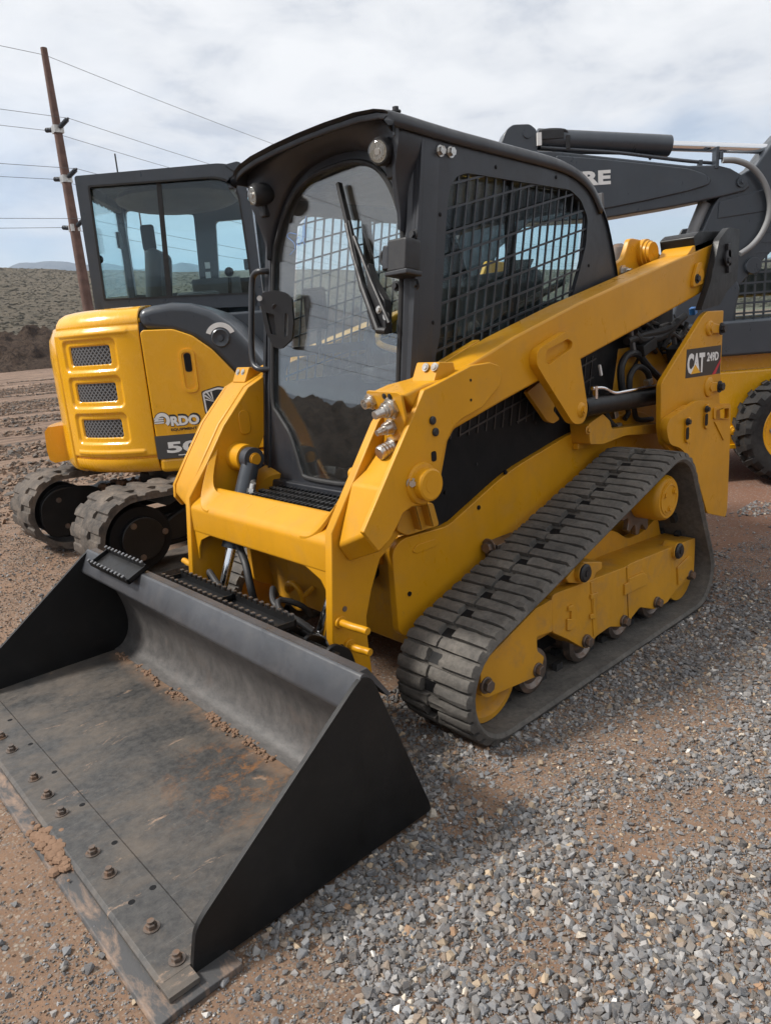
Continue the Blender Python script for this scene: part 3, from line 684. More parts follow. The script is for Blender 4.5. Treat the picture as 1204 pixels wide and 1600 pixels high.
for y in (-.335, .335): cp.cyl((1.19, y-.08, .20), (1.19, y+.08, .20), .024, n=20); cp.cyl((1.17, y-.14, .34), (1.17, y+.14, .34), .02, n=20)
for y in (-.2, .2): cp.prism([(1.30, y-.10), (1.36, y-.06), (1.36, y+.06), (1.30, y+.10)], .40, .415, axis='z')
cpl = cp.build('quick_coupler', 'black', ldr, bevel=.004)
grip((1.345, -.30, .462), (1.345, .08, .462), .032, .075, 11, (-.05, 0, 1), 'step_strip', cpl)
grip((1.335, .06, .455), (1.335, .43, .455), .032, .075, 11, (-.05, 0, 1), 'step_strip', cpl)
b = MB(); b.tube([(1.22, .16, .40), (1.25, .20, .43), (1.22, .30, .42), (1.19, .36, .38)], .012, 10, sm=5); b.build('coupler_hose', 'hose', cpl)
for pts, r in (([(1.18, -.30, .40), (1.22, -.24, .47), (1.25, -.10, .44), (1.23, .02, .40), (1.16, .06, .36)], .012), ([(1.10, .02, .40), (1.16, .10, .46), (1.21, .18, .44), (1.20, .27, .40)], .011), ([(1.08, .20, .36), (1.15, .24, .43), (1.22, .22, .46), (1.26, .32, .40)], .010)):
    MB().tube(pts, r, 10, sm=5).build('coupler_hose', 'hose', cpl)
b = MB(); b.cyl((1.185, .28, .245), (1.185, .345, .245), .05, n=28); b.build('rod_eye', 'graphite', cpl, bevel=.005)

# ---------- cab
dP = Vector((.64, 0, 1.88)); dV = Vector((-.105, 0, .73)).normalized(); dN = Vector((dV.z, 0, -dV.x)); dU = Vector((0, 1, 0))
FR = (dP, dU, dV, dN)
def dz(z): return (z-1.88)/dV.z
gl = [(.12, .765), (.165, .79), (.20, .852), (.25, .93), (.335, 1.005), (.372, 1.05), (.378, 1.2), (.376, 1.60), (.348, 1.70), (.292, 1.79), (.222, 1.850), (.12, 1.885), (0, 1.892)]
half = [(y, dz(z)) for y, z in gl]
out = smooth([Vector((p[0], p[1])) for p in half + [(-p[0], p[1]) for p in half[-2::-1]]], 4, True)
gout = [(p.x, p.y) for p in out]
fl = [(-.43, dz(.70)), (.43, dz(.70)), (.43, dz(1.935)), (-.43, dz(1.935))]
cabf = MB().prism(fl, -.035, 0, holes=[gout], fr=FR).build('cab', 'cabblack', ldr, bevel=.004)
gd = MB().prism([(p[0]*.998, p[1]) for p in gout], -.012, -.007, fr=FR).build('door_glass', 'doorglass', cabf)
def fpt(p, off=0): return dP+dU*p[0]+dV*p[1]+dN*off
MB().tube([fpt(p, .002) for p in gout], .0095, 8, True).build('glass_seal', 'rubberseal', cabf)
so = [(p[0]*.93, p[1]*.985-.012) for p in gout]
b = MB(); n = len(gout); b.add([fpt(p, -.005) for p in gout]+[fpt((p[0]*.945, (p[1]+.55)*.975-.55), -.005) for p in gout], [(i, (i+1) % n, (i+1) % n+n, i+n) for i in range(n)]); b.build('ceramic_border', 'decalblack', gd) if 0 else None
# second seal lip on the lower curves
# visor with the arch over the door
arch = [(.380, 1.62), (.368, 1.69), (.337, 1.775), (.288, 1.838), (.22, 1.888), (.12, 1.920), (0, 1.930)]
vo = [(.388, 1.615), (.396, 1.70), (.412, 1.79), (.436, 1.845), (.438, 1.925), (.385, 1.955), (.20, 1.968), (0, 1.972)]
def halfline(pts, k):
    q = smooth([Vector((y, dz(z))) for y, z in pts], 6); ln = [0]
    for a, b_ in zip(q, q[1:]): ln.append(ln[-1]+(b_-a).length)
    o = []
    for i in range(k):
        t = ln[-1]*i/(k-1); m = max(j for j in range(len(ln)) if ln[j] <= t+1e-9); m = min(m, len(q)-2); o.append(q[m].lerp(q[m+1], (t-ln[m])/max(1e-9, ln[m+1]-ln[m])))
    return o+[Vector((-p.x, p.y)) for p in o[-2::-1]]
HO, HA = halfline(vo, 26), halfline(arch, 26); rows = []
for p, a in zip(HO, HA):
    zz = 1.88+p.y*dV.z; f = min(1, max(0, (zz-1.62)/.24)); f = f*f*(3-2*f); of_ = .024+.064*f
    rows.append([fpt(p, -.01), fpt(p, of_-.010), fpt(p.lerp(a, .05), of_), fpt(p.lerp(a, .30), of_-.006*f), fpt(p.lerp(a, .75), .030+.022*f), fpt(p.lerp(a, .96), .024), fpt(a, .018), fpt(a, -.012)])
MB().grid(rows).build('visor', 'cabblack', cabf, ang=50)
# roof skin with rolled edges
rp = [(.768, 1.920), (.770, 1.938), (.755, 1.950), (.495, 1.930), (.157, 1.911), (-.078, 1.897), (-.20, 1.880), (-.29, 1.852), (-.366, 1.807), (-.43, 1.735), (-.475, 1.655), (-.53, 1.50), (-.56, 1.40)]
rp_back = rp[8:]; rp = rp[:10]
rp = [(p.x, p.y) for p in smooth([Vector(p) for p in rp], 3)]
yc = [-.452, -.452, -.446, -.43, -.39, -.30, -.15, 0, .15, .30, .39, .43, .446, .452, .452]; zc = [-.045, -.02, -.004, .006, .018, .030, .037, .039, .037, .030, .018, .006, -.004, -.02, -.045]
rows = []
for k, (x, z) in enumerate(rp):
    a = rp[max(0, k-1)]; c = rp[min(len(rp)-1, k+1)]; t = Vector((c[0]-a[0], c[1]-a[1])).normalized(); nn = Vector((t.y, -t.x)); nn = nn if (nn.y > 0 or (abs(nn.y) < .5 and nn.x < 0)) else -nn
    if k < 4: nn = Vector((0, 1))
    rows.append([(x+nn.x*h, y, z+nn.y*h) for y, h in zip(yc, zc)])
MB().grid(rows).build('roof', 'cabblack', cabf, ang=40).modifiers.new('shell', 'SOLIDIFY').thickness = .008
b = MB()
for y in (-.40, .40): b.bolt((.70, y, 1.965), (0, 0, 1), .011, .014)
b.build('roof_bolt', 'plastic', cabf)
rb_ = [(p.x, p.y) for p in smooth([Vector(p) for p in rp_back], 3)]
for sg in (1, -1):
    rows = [[(x, sg*y, z+dz_) for y, dz_ in ((.452, -.03), (.446, -.006), (.43, .004), (.385, .010), (.38, -.02))] for x, z in rb_]
    MB().grid(rows).build('rear_post', 'cabblack', cabf, ang=40)
# side walls with guarded windows
wo = [(.530, 1.70), (.512, 1.755), (.475, 1.79), (.42, 1.803), (.167, 1.797), (-.186, 1.790), (-.262, 1.757), (-.312, 1.69), (-.298, 1.59), (-.245, 1.476), (-.192, 1.379), (-.12, 1.20), (-.10, 1.13), (.66, 1.13), (.64, 1.18), (.602, 1.27)]
wsm = rounded(wo, .02, 3)
wl = [(.632, 1.895), (.755, 1.14), (.80, .78), (.80, .62), (-.70, .62), (-.72, .86), (-.72, 1.25), (-.575, 1.30), (-.557, 1.42), (-.525, 1.51), (-.47, 1.66), (-.425, 1.74), (-.36, 1.81), (-.28, 1.85), (-.18, 1.872), (.157, 1.895), (.495, 1.912)]
from mathutils.geometry import intersect_line_line_2d
def clip_bars(poly, horizontal, step, r, y, mb, skew=0.):
    """round bars of a grid clipped to an outline; skew: slope of the bars"""
    P = [Vector(p) for p in poly]; n = len(P); d = (Vector((1, skew)) if horizontal else Vector((skew, 1))).normalized(); m = Vector((-d.y, d.x)); stp = step*(abs(m.y) if horizontal else abs(m.x))
    ks = [p.dot(m) for p in P]; v = min(ks)+stp*.5
    while v < max(ks):
        xs = []
        for i in range(n):
            a, c = P[i], P[(i+1) % n]; ka, kc = ks[i]-v, ks[(i+1) % n]-v
            if ka*kc < 0: q = a+(c-a)*(ka/(ka-kc)); xs.append(q.dot(d))
        xs.sort()
        for q in range(0, len(xs)-1, 2):
            p0 = d*(xs[q]-.008)+m*v; p1 = d*(xs[q+1]+.008)+m*v
            mb.prism([tuple(p0-m*r), tuple(p1-m*r), tuple(p1+m*r), tuple(p0+m*r)], y-.003, y+.003)
        v += stp
for sg in (1, -1):
    T = lambda v, sg=sg: Vector((v.x, sg*v.y, v.z))
    w = MB(T).prism(wl, .424, .442, holes=[wsm]).build('side_wall', 'cabblack', cabf, bevel=.004)
    MB(T).prism(wsm, .400, .405).build('side_glass', 'sideglass', cabf)
    b = MB(T); clip_bars(wo, False, .0485, .0036, .430, b, -.20); clip_bars(wo, True, .073, .0036, .4345, b, -.22); b.build('window_guard', 'cabblack', cabf, smooth=False)
    b = MB(T); b.box((.145, .398, 1.46), (.05, .012, .70)); b.box((.30, .392, 1.25), (.80, .02, .04)); b.build('window_post', 'deepblack', cabf)
    # corner post: chamfer between the front and the side
    cpst = [(fpt((.395, 0)).x, .395), (fpt((.395, 0)).x+.012, .40), (.64, .442), (.60, .442), (.60, .39)]
    rows = [[(.64+(1.90-z)*.1438+dx, y, z) for dx, y in ((-.03, .39), (.004, .392), (.006, .400), (-.020, .4425), (-.09, .4425))] for z in np.linspace(1.90, .72, 8)]
    MB(T).thick(rows, (-.02, -.006, 0)).build('corner_post', 'cabblack', cabf, bevel=.003)
    # rivets, corner bolts
    b = MB(T)
    for px in ((774, 261), (868, 277), (897, 275), (687, 335), (919, 415), (676, 504)):
        xx, zz = S(.442, [px])[0]; b.cyl((xx, .44, zz), (xx, .446, zz), 0, prof=[(0, .0075), (.003, .007), (.006, .003)], n=12)
    b.build('rivet', 'deepblack', w)
    b = MB(T)
    for px in ((687, 236), (703, 238)):
        xx, zz = S(.442, [px])[0]; b.cyl((xx, .44, zz), (xx, .446, zz), .018, n=20); b.cyl((xx, .446, zz), (xx, .458, zz), .0135, n=6)
    b.build('corner_bolt', 'steel' if sg > 0 else 'plastic', w)
    # black panel under the window with a lower guard grid
    MB(T).prism([(.70, .63), (.72, 1.16), (-.70, 1.30), (-.72, .86), (-.2, .84), (.3, .74), (.60, .63)], .443, .448).build('lower_panel', 'deepblack', cabf)
    lo = [(.655, .93), (.665, 1.13), (-.35, 1.13), (-.30, .93)]; b = MB(T); clip_bars(lo, False, .0485, .003, .449, b, -.20); clip_bars(lo, True, .073, .003, .450, b, -.22); b.build('lower_guard', 'guard', cabf, smooth=False)
    xx, zz = S(.45, [(744.5, 725)])[0]; b = MB(T)
    for px in ((744.5, 725), (786, 654), (705, 676), (836, 661)): xx, zz = S(.45, [px])[0]; b.cyl((xx, .445, zz), (xx, .452, zz), .005, n=10)
    b.build('panel_screw', 'plastic', cabf)
# gutter seam along the side
# back wall with its window, floor, ceiling lining
b = MB(); b.prism([(-.43, .66), (.43, .66), (.43, 1.60), (.42, 1.80), (-.42, 1.80), (-.43, 1.60)], -.47, -.455, axis='x', holes=[rrect(-.39, 1.06, .39, 1.76, .06)]); b.build('back_wall', 'interior', cabf, bevel=.003)
b = MB(); b.prism(rrect(-.395, 1.055, .395, 1.765, .06), -.464, -.46, axis='x'); b.build('back_glass', 'sideglass', cabf)
b = MB(); b.box((.05, 0, .69), (1.4, .84, .02)); b.build('cab_floor', 'interior', cabf)
b = MB(); b.box((.10, 0, 1.868), (.85, .80, .03)); b.box((.35, .28, 1.845), (.25, .2, .03)); b.build('ceiling_lining', 'interior', cabf, bevel=.012)
# seat, consoles, levers, lap bar
b = MB(); b.box((-.02, 0, 1.02), (.44, .46, .11)); st = b.build('seat', 'seat', cabf, bevel=.045, seg=4)
b = MB(); b.box((-.26, 0, 1.28), (.12, .44, .50), Matrix.Rotation(-.16, 3, 'Y')); b.build('backrest', 'seat', st, bevel=.05, seg=4)
b = MB(); b.box((-.02, 0, .84), (.34, .40, .26)); b.build('seat_base', 'deepblack', st, bevel=.02)
for sg in (1, -1):
    b = MB(); b.box((.08, sg*.31, 1.12), (.42, .10, .07)); b.box((.02, sg*.33, .93), (.3, .08, .34)); cs = b.build('armrest_console', 'interior', cabf, bevel=.02, seg=3)
    b = MB(); b.tube([(.26, sg*.31, 1.15), (.27, sg*.31, 1.22), (.265, sg*.305, 1.25)], [.016, .012, .02], 10); b.ball((.262, sg*.305, 1.28), .032, 12, 8, (.85, .8, 1.4)); b.build('joystick', 'plastic', cs)
    b = MB(); b.tube([(-.25, sg*.36, 1.45), (.08, sg*.36, 1.35), (.22, sg*.30, 1.27), (.27, sg*.15, 1.23), (.28, 0, 1.225)], .014, 10, sm=6); b.build('lap_bar', 'signyellow' if sg < 0 else 'plastic', cabf)
b = MB(); b.box((.52, -.34, 1.42), (.03, .10, .17), Matrix.Rotation(.5, 3, 'Z')); b.box((.50, -.36, 1.28), (.02, .02, .14)); b.build('display_panel', 'plastic', cabf, bevel=.01)
b = MB(); b.box((.60, -.15, .74), (.18, .10, .04), Matrix.Rotation(-.4, 3, 'Y')); b.box((.60, .15, .74), (.18, .10, .04), Matrix.Rotation(-.4, 3, 'Y')); b.build('foot_pedal', 'plastic', cabf, bevel=.01)
# headlights
for sg in (1, -1):
    c = Vector((.742, sg*.362, 1.856)); ax = Vector((.93, sg*.20, -.12)).normalized()
    b = MB(); b.cyl(c-ax*.085, c+ax*.012, 0, prof=[(0, .018), (.015, .034), (.05, .041), (.085, .0425), (.097, .037)], n=36); b.build('headlight', 'plastic', ldr, ang=40)
    hl = bpy.context.scene.objects[-1] if False else COL.objects[-1]
    b = MB(); b.cyl(c+ax*.010, c+ax*.0135, 0, prof=[(0, .024), (.0005, .032), (.003, .0325)], n=36); b.build('reflector', 'reflector', hl)
    b = MB()
    for k in range(7): b.box(c+ax*.015+Vector((0, (k-3)*.0083, 0)), (.002, .0012, .046*math.sqrt(max(.1, 1-((k-3)/3.9)**2))))
    b.cyl(c+ax*.0135, c+ax*.019, .010, n=16); b.build('bulb_shield', 'steel', hl)
    b = MB(); b.cyl(c+ax*.018, c+ax*.026, 0, prof=[(0, .0345), (.004, .032), (.008, .010)], n=36); b.build('lens', 'lens', hl, ang=60)
    b = MB(); b.box(c+Vector((-.045, sg*.012, -.055)), (.04, .045, .05)); b.build('lamp_bracket', 'plastic', hl, bevel=.008)
# door latch block, wiper with its arms
hn = onplane(625, 400, fpt((0, 0), .05), dN)
b = MB(); c = loc = hn
by = c.y; b.prism(rounded([(-.045, -.050), (.045, -.050), (.045, .052), (-.045, .052)], .012), -.05, .020, fr=(c, dU, dV, dN)); ht = b.build('door_latch', 'plastic', cabf, bevel=.008, seg=3)
b = MB(); b.prism(rounded([(-.048, -.062), (.055, -.062), (.055, -.045), (-.048, -.048)], .006), -.05, .024, fr=(c, dU, dV, dN)); b.cyl(c+dU*-.048+dV*-.04+dN*.0, c+dU*-.048+dV*.035+dN*.0, .025, n=20)
b.build('latch_cover', 'cabblack', ht, bevel=.006)
b = MB(); b.tube([c+dU*-.058+dV*(.022*math.cos(a))+dN*(.012+.0*a)+dU*(-.018*math.sin(a)) for a in np.linspace(0, 2*math.pi, 17)[:-1]], .007, 8, True)
b.build('latch_ring', 'plastic', ht)
for q in ((-.062, -.082), (.03, -.085), (.012, .072)): MB().bolt(c+dU*q[0]+dV*q[1]-dN*.045, dN, .0115, .012).build('latch_bolt', 'plastic', ht)
def dpt(px, py, off): return onplane(px, py, fpt((0, 0), off), dN)
b = MB(); a0 = dpt(598, 512, .03); t0 = dpt(533, 292, .016)
b.prism([((dpt(*q, .0)-dP).dot(dU), (dpt(*q, .0)-dP).dot(dV)) for q in [(585, 412), (594, 440), (612, 470), (614, 522), (592, 516), (584, 490)]], .0, .035, fr=FR)
wp = b.build('wiper', 'plastic', cabf, bevel=.006)
b = MB(); b.tube([dpt(604, 517, .05), dpt(590, 516, .05)], .012, 10); b.tube([dpt(590, 515, .05), dpt(565, 445, .045)], .011, 8); b.tube([dpt(565, 445, .042), dpt(552, 400, .03), dpt(541, 350, .022)], .008, 8)
b.tube([dpt(608, 505, .045), dpt(580, 440, .04), dpt(553, 370, .026)], .007, 8); b.build('wiper_arm', 'plastic', wp)
b = MB(); w0 = dpt(569, 455, .012); w1 = dpt(530, 287, .012); d = (w1-w0); s = d.cross(dN).normalized()
b.prism([(0, -.010), (d.length, -.007), (d.length, .007), (0, .010)], -.008, .012, fr=(w0, d.normalized(), s, dN)); b.tube([dpt(575, 478, .03), dpt(556, 400, .032), dpt(545, 345, .026)], .004, 6); b.tube([dpt(596, 498, .03), dpt(575, 430, .03)], .005, 6); b.build('wiper_blade', 'rubberseal', wp)
for px in ((592, 484), (603, 494)): b = MB(); b.bolt(dpt(px[0], px[1], .036), dN, .009, .008); b.build('wiper_bolt', 'steel', wp)
# ticks along the seal, on the loader's left (toothed edge of the trim)
b = MB()
for k in range(46):
    z = 1.62-.0165*k; p = fpt((.387, dz(z)), .002); b.box(p, (.003, .010, .006))
b.build('trim_teeth', 'rubberseal', cabf)
# chalk scribble on the glass
b = MB()
for st_ in ([(463, 366), (452, 364), (449, 370), (458, 378), (461, 388), (453, 398)], [(470, 376), (466, 370), (463, 378), (467, 384), (471, 376)], [(471, 378), (475, 366), (474, 352), (473, 374), (477, 382)], [(478, 338), (476, 352), (477, 372)]):
    b.tube([dpt(x, y, .0) for x, y in st_], .0010, 6, sm=5)
b.build('chalk_writing', 'chalk', gd)
# grab handle and mirror on the loader's right front post
def hpt(px, py, off): return onplane(px, py, fpt((0, 0), off), dN)
hp = [hpt(x, y, o) for x, y, o in [(421, 424, .0), (408, 424, .03), (399, 427, .035), (394, 440, .035), (393, 480, .035), (393, 540, .035), (396, 568, .035), (406, 577, .03), (421, 577, .0)]]
hd = MB().tube(hp, .0125, 12, sm=4).build('grab_handle', 'cabblack', cabf)
mc = hpt(433, 500, .055); vd = (CAM-mc).normalized(); mu = Vector((0, 0, 1)); mn = Vector((vd.x+.25, vd.y, .02)).normalized(); mr = mu.cross(mn).normalized(); mu = mn.cross(mr)
b = MB(); b.tube([hpt(420, 470, .0), hpt(424, 472, .05), hpt(430, 480, .07)], .012, 10); b.build('mirror_stay', 'cabblack', cabf)
kk = 1/500*((CAM-mc).length/2.27)
def mp_(p): return [((x-433)*kk, -(y-500)*kk) for x, y in p]
mo = mp_([(410, 468), (416, 459), (436, 457), (452, 462), (459, 470), (458, 505), (453, 530), (436, 543), (424, 540), (415, 518)])
sl1 = mp_([(418, 488), (430, 492), (430, 522), (422, 520)]); sl2 = mp_([(447, 490), (451, 494), (447, 524), (442, 526)])
b = MB(); b.prism(rounded(mo, .008, 3), -.03, .012, fr=(mc, mr, mu, mn), holes=[rounded(sl1, .003, 2), rounded(sl2, .003, 2)]); mir = b.build('mirror', 'plastic', ldr, bevel=.006)
b = MB(); b.prism([(p[0]*1.05, p[1]*1.02) for p in sl1], -.026, -.022, fr=(mc, mr, mu, mn)); b.build('mirror_insert', 'interior', mir)
b = MB(); b.prism([(p[0]*1.0, p[1]*1.02) for p in sl2], -.026, -.022, fr=(mc, mr, mu, mn)); b.build('mirror_glass', 'chrome', mir)
b = MB(); p = mc+mr*mp_([(411, 467)])[0][0]+mu*mp_([(411, 467)])[0][1]; b.bolt(p+mn*.012, mn, .007, .004); b.build('mirror_bolt', 'steel', mir)
# entry step below the door
b = MB(); b.box((.89, -.03, .705), (.20, .60, .012)); b.box((.985, -.03, .68), (.012, .60, .06)); b.box((.80, -.03, .60), (.05, .5, .2)); stp = b.build('entry_step', 'plastic', ldr, bevel=.004)
for x in (.82, .872, .924, .976):
    grip((x, -.29, .711), (x, .27, .711), .014, .012, 22, (0, 0, 1), 'step_tread', stp)
b = MB(); b.box((.80, -.02, .70), (.06, .76, .09)); b.build('cab_sill', 'cabblack', cabf, bevel=.006)
b = MB(); b.cyl((.76, -.44, .70), (.80, -.345, .67), .10, n=36); b.build('arm_cover', 'yellow_dirty', chas)

# ---------- rear of the loader
b = MB(); b.box((-.88, 0, 1.02), (.62, .78, .70)); b.box((-.72, 0, 1.34), (.26, .74, .10)); b.build('engine_cover', 'deepblack', ldr, bevel=.03)
for sg in (1, -1):
    T = lambda v, sg=sg: Vector((v.x, sg*v.y, v.z))
    k7 = lambda p: crop(820, 460, 3.541, p)
    # tower plate that carries the arm
    tw = MB(T).prism(rounded(S(.66, k7([(752, 505), (760, 480), (985, 115), (1010, 92), (1098, 88), (1075, 560), (1090, 900), (990, 1190), (800, 860), (765, 830), (750, 740)])), [.02, .02, .03, .02, .01, .01, .02, .02, .03, .02, .02]), .635, .66).build('tower_plate', 'yellow', ldr, bevel=.004)
    lk = rounded(S(.70, k7([(775, 740), (790, 690), (850, 650), (940, 590), (1025, 585), (1050, 602), (1128, 604), (1130, 660), (1120, 960), (1110, 1190), (1100, 1230), (1000, 1210), (930, 960), (860, 850), (790, 830)])), [.03, .03, .02, .03, .02, .01, .01, .02, .02, .01, .01, .02, .1, .05, .04])
    hs = rounded(S(.70, k7([(1045, 690), (1047, 640), (1118, 628), (1118, 685)])), .012)
    MB(T).prism(lk, .685, .705, holes=[hs]).build('link_plate', 'yellow', tw, bevel=.004)
    MB(T).prism([(x-.02, z) for x, z in rounded(S(.70, k7([(775, 740), (790, 690), (850, 650), (910, 610), (960, 640), (940, 760), (850, 850), (790, 830)])), .03)], .66, .685).build('link_spacer', 'yellow', tw, bevel=.004)
    MB(T).prism(rounded(S(.705, k7([(1035, 690), (1036, 628), (1128, 612), (1128, 690)])), .014), .704, .712, holes=[rounded(S(.705, k7([(1045, 690), (1047, 640), (1118, 628), (1118, 685)])), .012)]).build('handle_rim', 'yellow', tw, bevel=.003)
    b = MB(T)
    for cx, cy, r0 in ((898, 735, .040), (1003, 660, .036)):
        x0, z0 = S(.706, k7([(cx, cy)]))[0]; b = MB(T); b.prism(rounded([(x0-.028, z0-.07), (x0+.028, z0-.07), (x0+.026, z0+.045), (x0-.026, z0+.045)], .026), .704, .714); bs = b.build('keeper_plate', 'yellow', tw, bevel=.003)
    b = MB(T)
    for cx, cy in ((898, 735), (1003, 660)):
        x0, z0 = S(.714, k7([(cx, cy)]))[0]; b.prism([(x0+q[0], z0+q[1]) for q in rrect(-.014, -.055, .014, .0, .012)], .7135, .7148)
    b.build('keeper_slot', 'deepblack', bs)
    b = MB(T)
    for cx, cy in ((898, 705), (1003, 635)):
        x0, z0 = S(.714, k7([(cx, cy)]))[0]; b.bolt((x0, .714, z0), (0, 1, 0), .011, .014)
    b.build('keeper_bolt', 'plastic', bs)
    for (cx, cy), (bx, by_) in (((1022, 187), (1084, 190)), ((1018, 512), (1073, 510))):
        x0, z0 = S(.665, k7([(cx, cy)]))[0]; x1, z1 = S(.675, k7([(bx, by_)]))[0]; b = MB(T)
        b.cyl((x0, .655, z0), (x0, .672, z0), 0, prof=[(0, .048 if cy > 400 else .036), (.012, .046 if cy > 400 else .034), (.017, .03)], n=28); d = Vector((x1-x0, 0, z1-z0)); d2 = Vector((-d.z, 0, d.x)).normalized()*.024
        b.prism([(x0+d2.x, z0+d2.z), (x0-d2.x, z0-d2.z), (x1-d2.x*.8, z1-d2.z*.8), (x1+d2.x*.8, z1+d2.z*.8)], .66, .676); kp = b.build('pin_lock', 'yellow', tw, bevel=.004)
        b = MB(T); b.bolt((x1, .676, z1), (0, 1, 0), .019, .02); b.build('lock_bolt', 'plastic', kp)
        b = MB(T); b.cyl((x0, .672, z0), (x0, .679, z0), 0, prof=[(0, .018), (.007, .016)], n=20); b.build('pin_end', 'yellow', kp)
    MB(T).prism(S(.711, k7([(1048, 705), (1075, 705), (1105, 800), (1098, 808)])), .704, .711).build('handle_gusset', 'yellow', tw, bevel=.002)
    # black rear link
    k4 = lambda p: crop(1000, 180, 3.809, p)
    lp = rounded(S(.66, k4([(470, 740), (525, 668), (592, 680), (575, 985), (520, 1040), (470, 1130), (360, 1160), (415, 1000)])), .012)
    lkb = MB(T).prism(lp, .63, .66).build('rear_link', 'black', ldr, bevel=.005)
    b = MB(T); x0, z0 = S(.665, k4([(520, 850)]))[0]; b.cyl((x0, .655, z0), (x0, .672, z0), .038, n=28); b.bolt((x0+.02, .672, z0-.012), (0, 1, 0), .015, .012); b.box((x0-.005, .664, z0), (.03, .016, .13), Matrix.Rotation(.15, 3, 'Y')); b.build('link_pin', 'plastic', lkb, bevel=.003)
    b = MB(T); b.prism(rounded(S(.62, k4([(330, 720), (360, 690), (490, 685), (470, 740), (440, 1000), (360, 1000)])), .01), .45, .61); b.build('link_body', 'black', lkb, bevel=.006)
    # lift cylinder with its steel line
    c0 = S(.56, k7([(300, 625)]))[0]; c1 = S(.56, k7([(800, 545)]))[0]
    b = MB(T); b.cyl((c0[0], .56, c0[1]), (c1[0], .56, c1[1]), .042, n=28); lc = b.build('lift_cylinder', 'black', ldr)
    ln = [(x, .585, z) for x, z in S(.585, k7([(370, 520), (430, 518), (490, 545), (560, 535), (760, 500)]))]
    b = MB(T); b.tube(ln, .0075, 10, sm=4); x, z = S(.585, k7([(385, 535)]))[0]; b.cyl((x, .585, z-.03), (x, .585, z+.02), .012, n=6); b.build('steel_line', 'chrome', lc)
    # inner lug with its turned boss, seen over the arm
    q = lambda p: crop(900, 340, 5.473, p)
    lg = rounded(S(.44, q([(345, 560), (345, 450), (370, 390), (440, 340), (470, 250), (490, 175), (520, 170), (640, 195), (770, 330), (790, 560)])), [.01, .03, .03, .02, .02, .02, .02, .02, .02, .01])
    lgo = MB(T).prism(lg, .395, .42).build('arm_lug', 'yellow', arms[0 if sg > 0 else 1], bevel=.006)
    x, z = S(.47, q([(660, 300)]))[0]; b = MB(T); b.cyl((x, .41, z), (x, .47, z), 0, prof=[(0, .064), (.03, .064), (.031, .056), (.045, .056), (.046, .05), (.06, .048)], n=36); b.cyl((x, .468, z), (x, .472, z), .012, n=16); b.build('lug_boss', 'yellow', lgo, bevel=.002)
    x, z = S(.43, q([(410, 460)]))[0]; b = MB(T); b.cyl((x, .415, z), (x, .428, z), .028, n=24); b.cyl((x, .428, z), (x, .445, z), .018, n=6); b.cyl((x, .445, z), (x, .465, z), .011, n=12); b.build('lug_bolt', 'steel', lgo)
    # hoses and bulkhead in the gap below the arm
    bh = MB(T).prism(S(.45, k7([(480, 560), (515, 300), (720, 270), (810, 420), (760, 820), (440, 820)])), .43, .45).build('bulkhead', 'yellow_dirty', ldr, bevel=.006)
    for pts, r in (([(540, 560), (528, 420), (560, 340), (620, 330), (680, 400), (750, 470)], .016), ([(575, 540), (580, 450), (620, 400), (670, 425), (690, 480)], .014),
                   ([(440, 650), (460, 700), (500, 740), (525, 735)], .016), ([(545, 600), (570, 650), (550, 690)], .012), ([(600, 210), (640, 250), (760, 230), (840, 150)], .02), ([(560, 260), (650, 225), (780, 195), (880, 120)], .018), ([(760, 300), (800, 220), (850, 240), (890, 160)], .014), ([(600, 620), (620, 690), (700, 690)], .012)):
        b = MB(T); b.tube([(x, .50, z) for x, z in S(.50, k7(pts))], r, 10, sm=6); b.build('rear_hose', 'hose', ldr)
    for (px, py), mt, sz in (((415, 420), 'white', (.012, .012, .05)), ((928, 92), 'bluecap', (.03, .03, .035)), ((680, 485), 'steel', (.04, .03, .03)), ((490, 660), 'steel', (.03, .03, .04)), ((510, 735), 'steel', (.04, .03, .03)), ((590, 260), 'wire', (.02, .02, .12)), ((820, 240), 'wire', (.02, .02, .07)), ((660, 290), 'hose', (.12, .06, .05)), ((840, 330), 'hose', (.10, .06, .09))):
        x, z = S(.50, k7([(px, py)]))[0]; b = MB(T); b.box((x, .50, z), sz, Matrix.Rotation(.3, 3, 'Y')); b.build('hydraulic_fitting', mt, ldr, bevel=.004)
    b = MB(T)
    for k in range(26):
        x, z = S(.47, k7([(rng.uniform(560, 900), rng.uniform(130, 330))]))[0]; b.tube([(x, .46, z), (x+rng.uniform(-.08, .08), .50, z+rng.uniform(-.05, .05)), (x+rng.uniform(-.14, .14), .46, z+rng.uniform(-.08, .08))], rng.uniform(.004, .012), 7, sm=4)
    b.build('wiring_loom', 'hose', ldr)
    b = MB(T); b.prism(rounded(S(.56, k7([(350, 720), (430, 660), (470, 700), (480, 745), (760, 710), (760, 770), (560, 780), (430, 830), (360, 830)])), .01), .47, .56); x, z = S(.58, k7([(370, 752)]))[0]; b.bolt((x, .56, z), (0, 1, 0), .012, .012); b.build('cylinder_mount', 'yellow_dirty', chas, bevel=.006)
    MB(T).prism(rounded(S(.50, k7([(290, 860), (300, 800), (325, 745), (360, 735), (375, 760), (365, 785), (335, 790), (320, 850)])), .005), .475, .50).build('hinge_bracket', 'yellow', chas, bevel=.003)
b = MB(); b.box((-1.12, 0, .72), (.10, 1.1, .85)); b.build('rear_door', 'yellow', ldr, bevel=.03)
xx = onplane(965, 400, (0, .10, 0), (0, 1, 0)); b = MB(); b.cyl((xx.x, .10, 1.3), (xx.x, .10, xx.z+.06), 0, prof=[(0, .05), (xx.z-1.3, .05), (xx.z-1.3+.04, .044), (xx.z-1.3+.06, .02)], n=24); b.build('exhaust_stack', 'rusty', ldr)
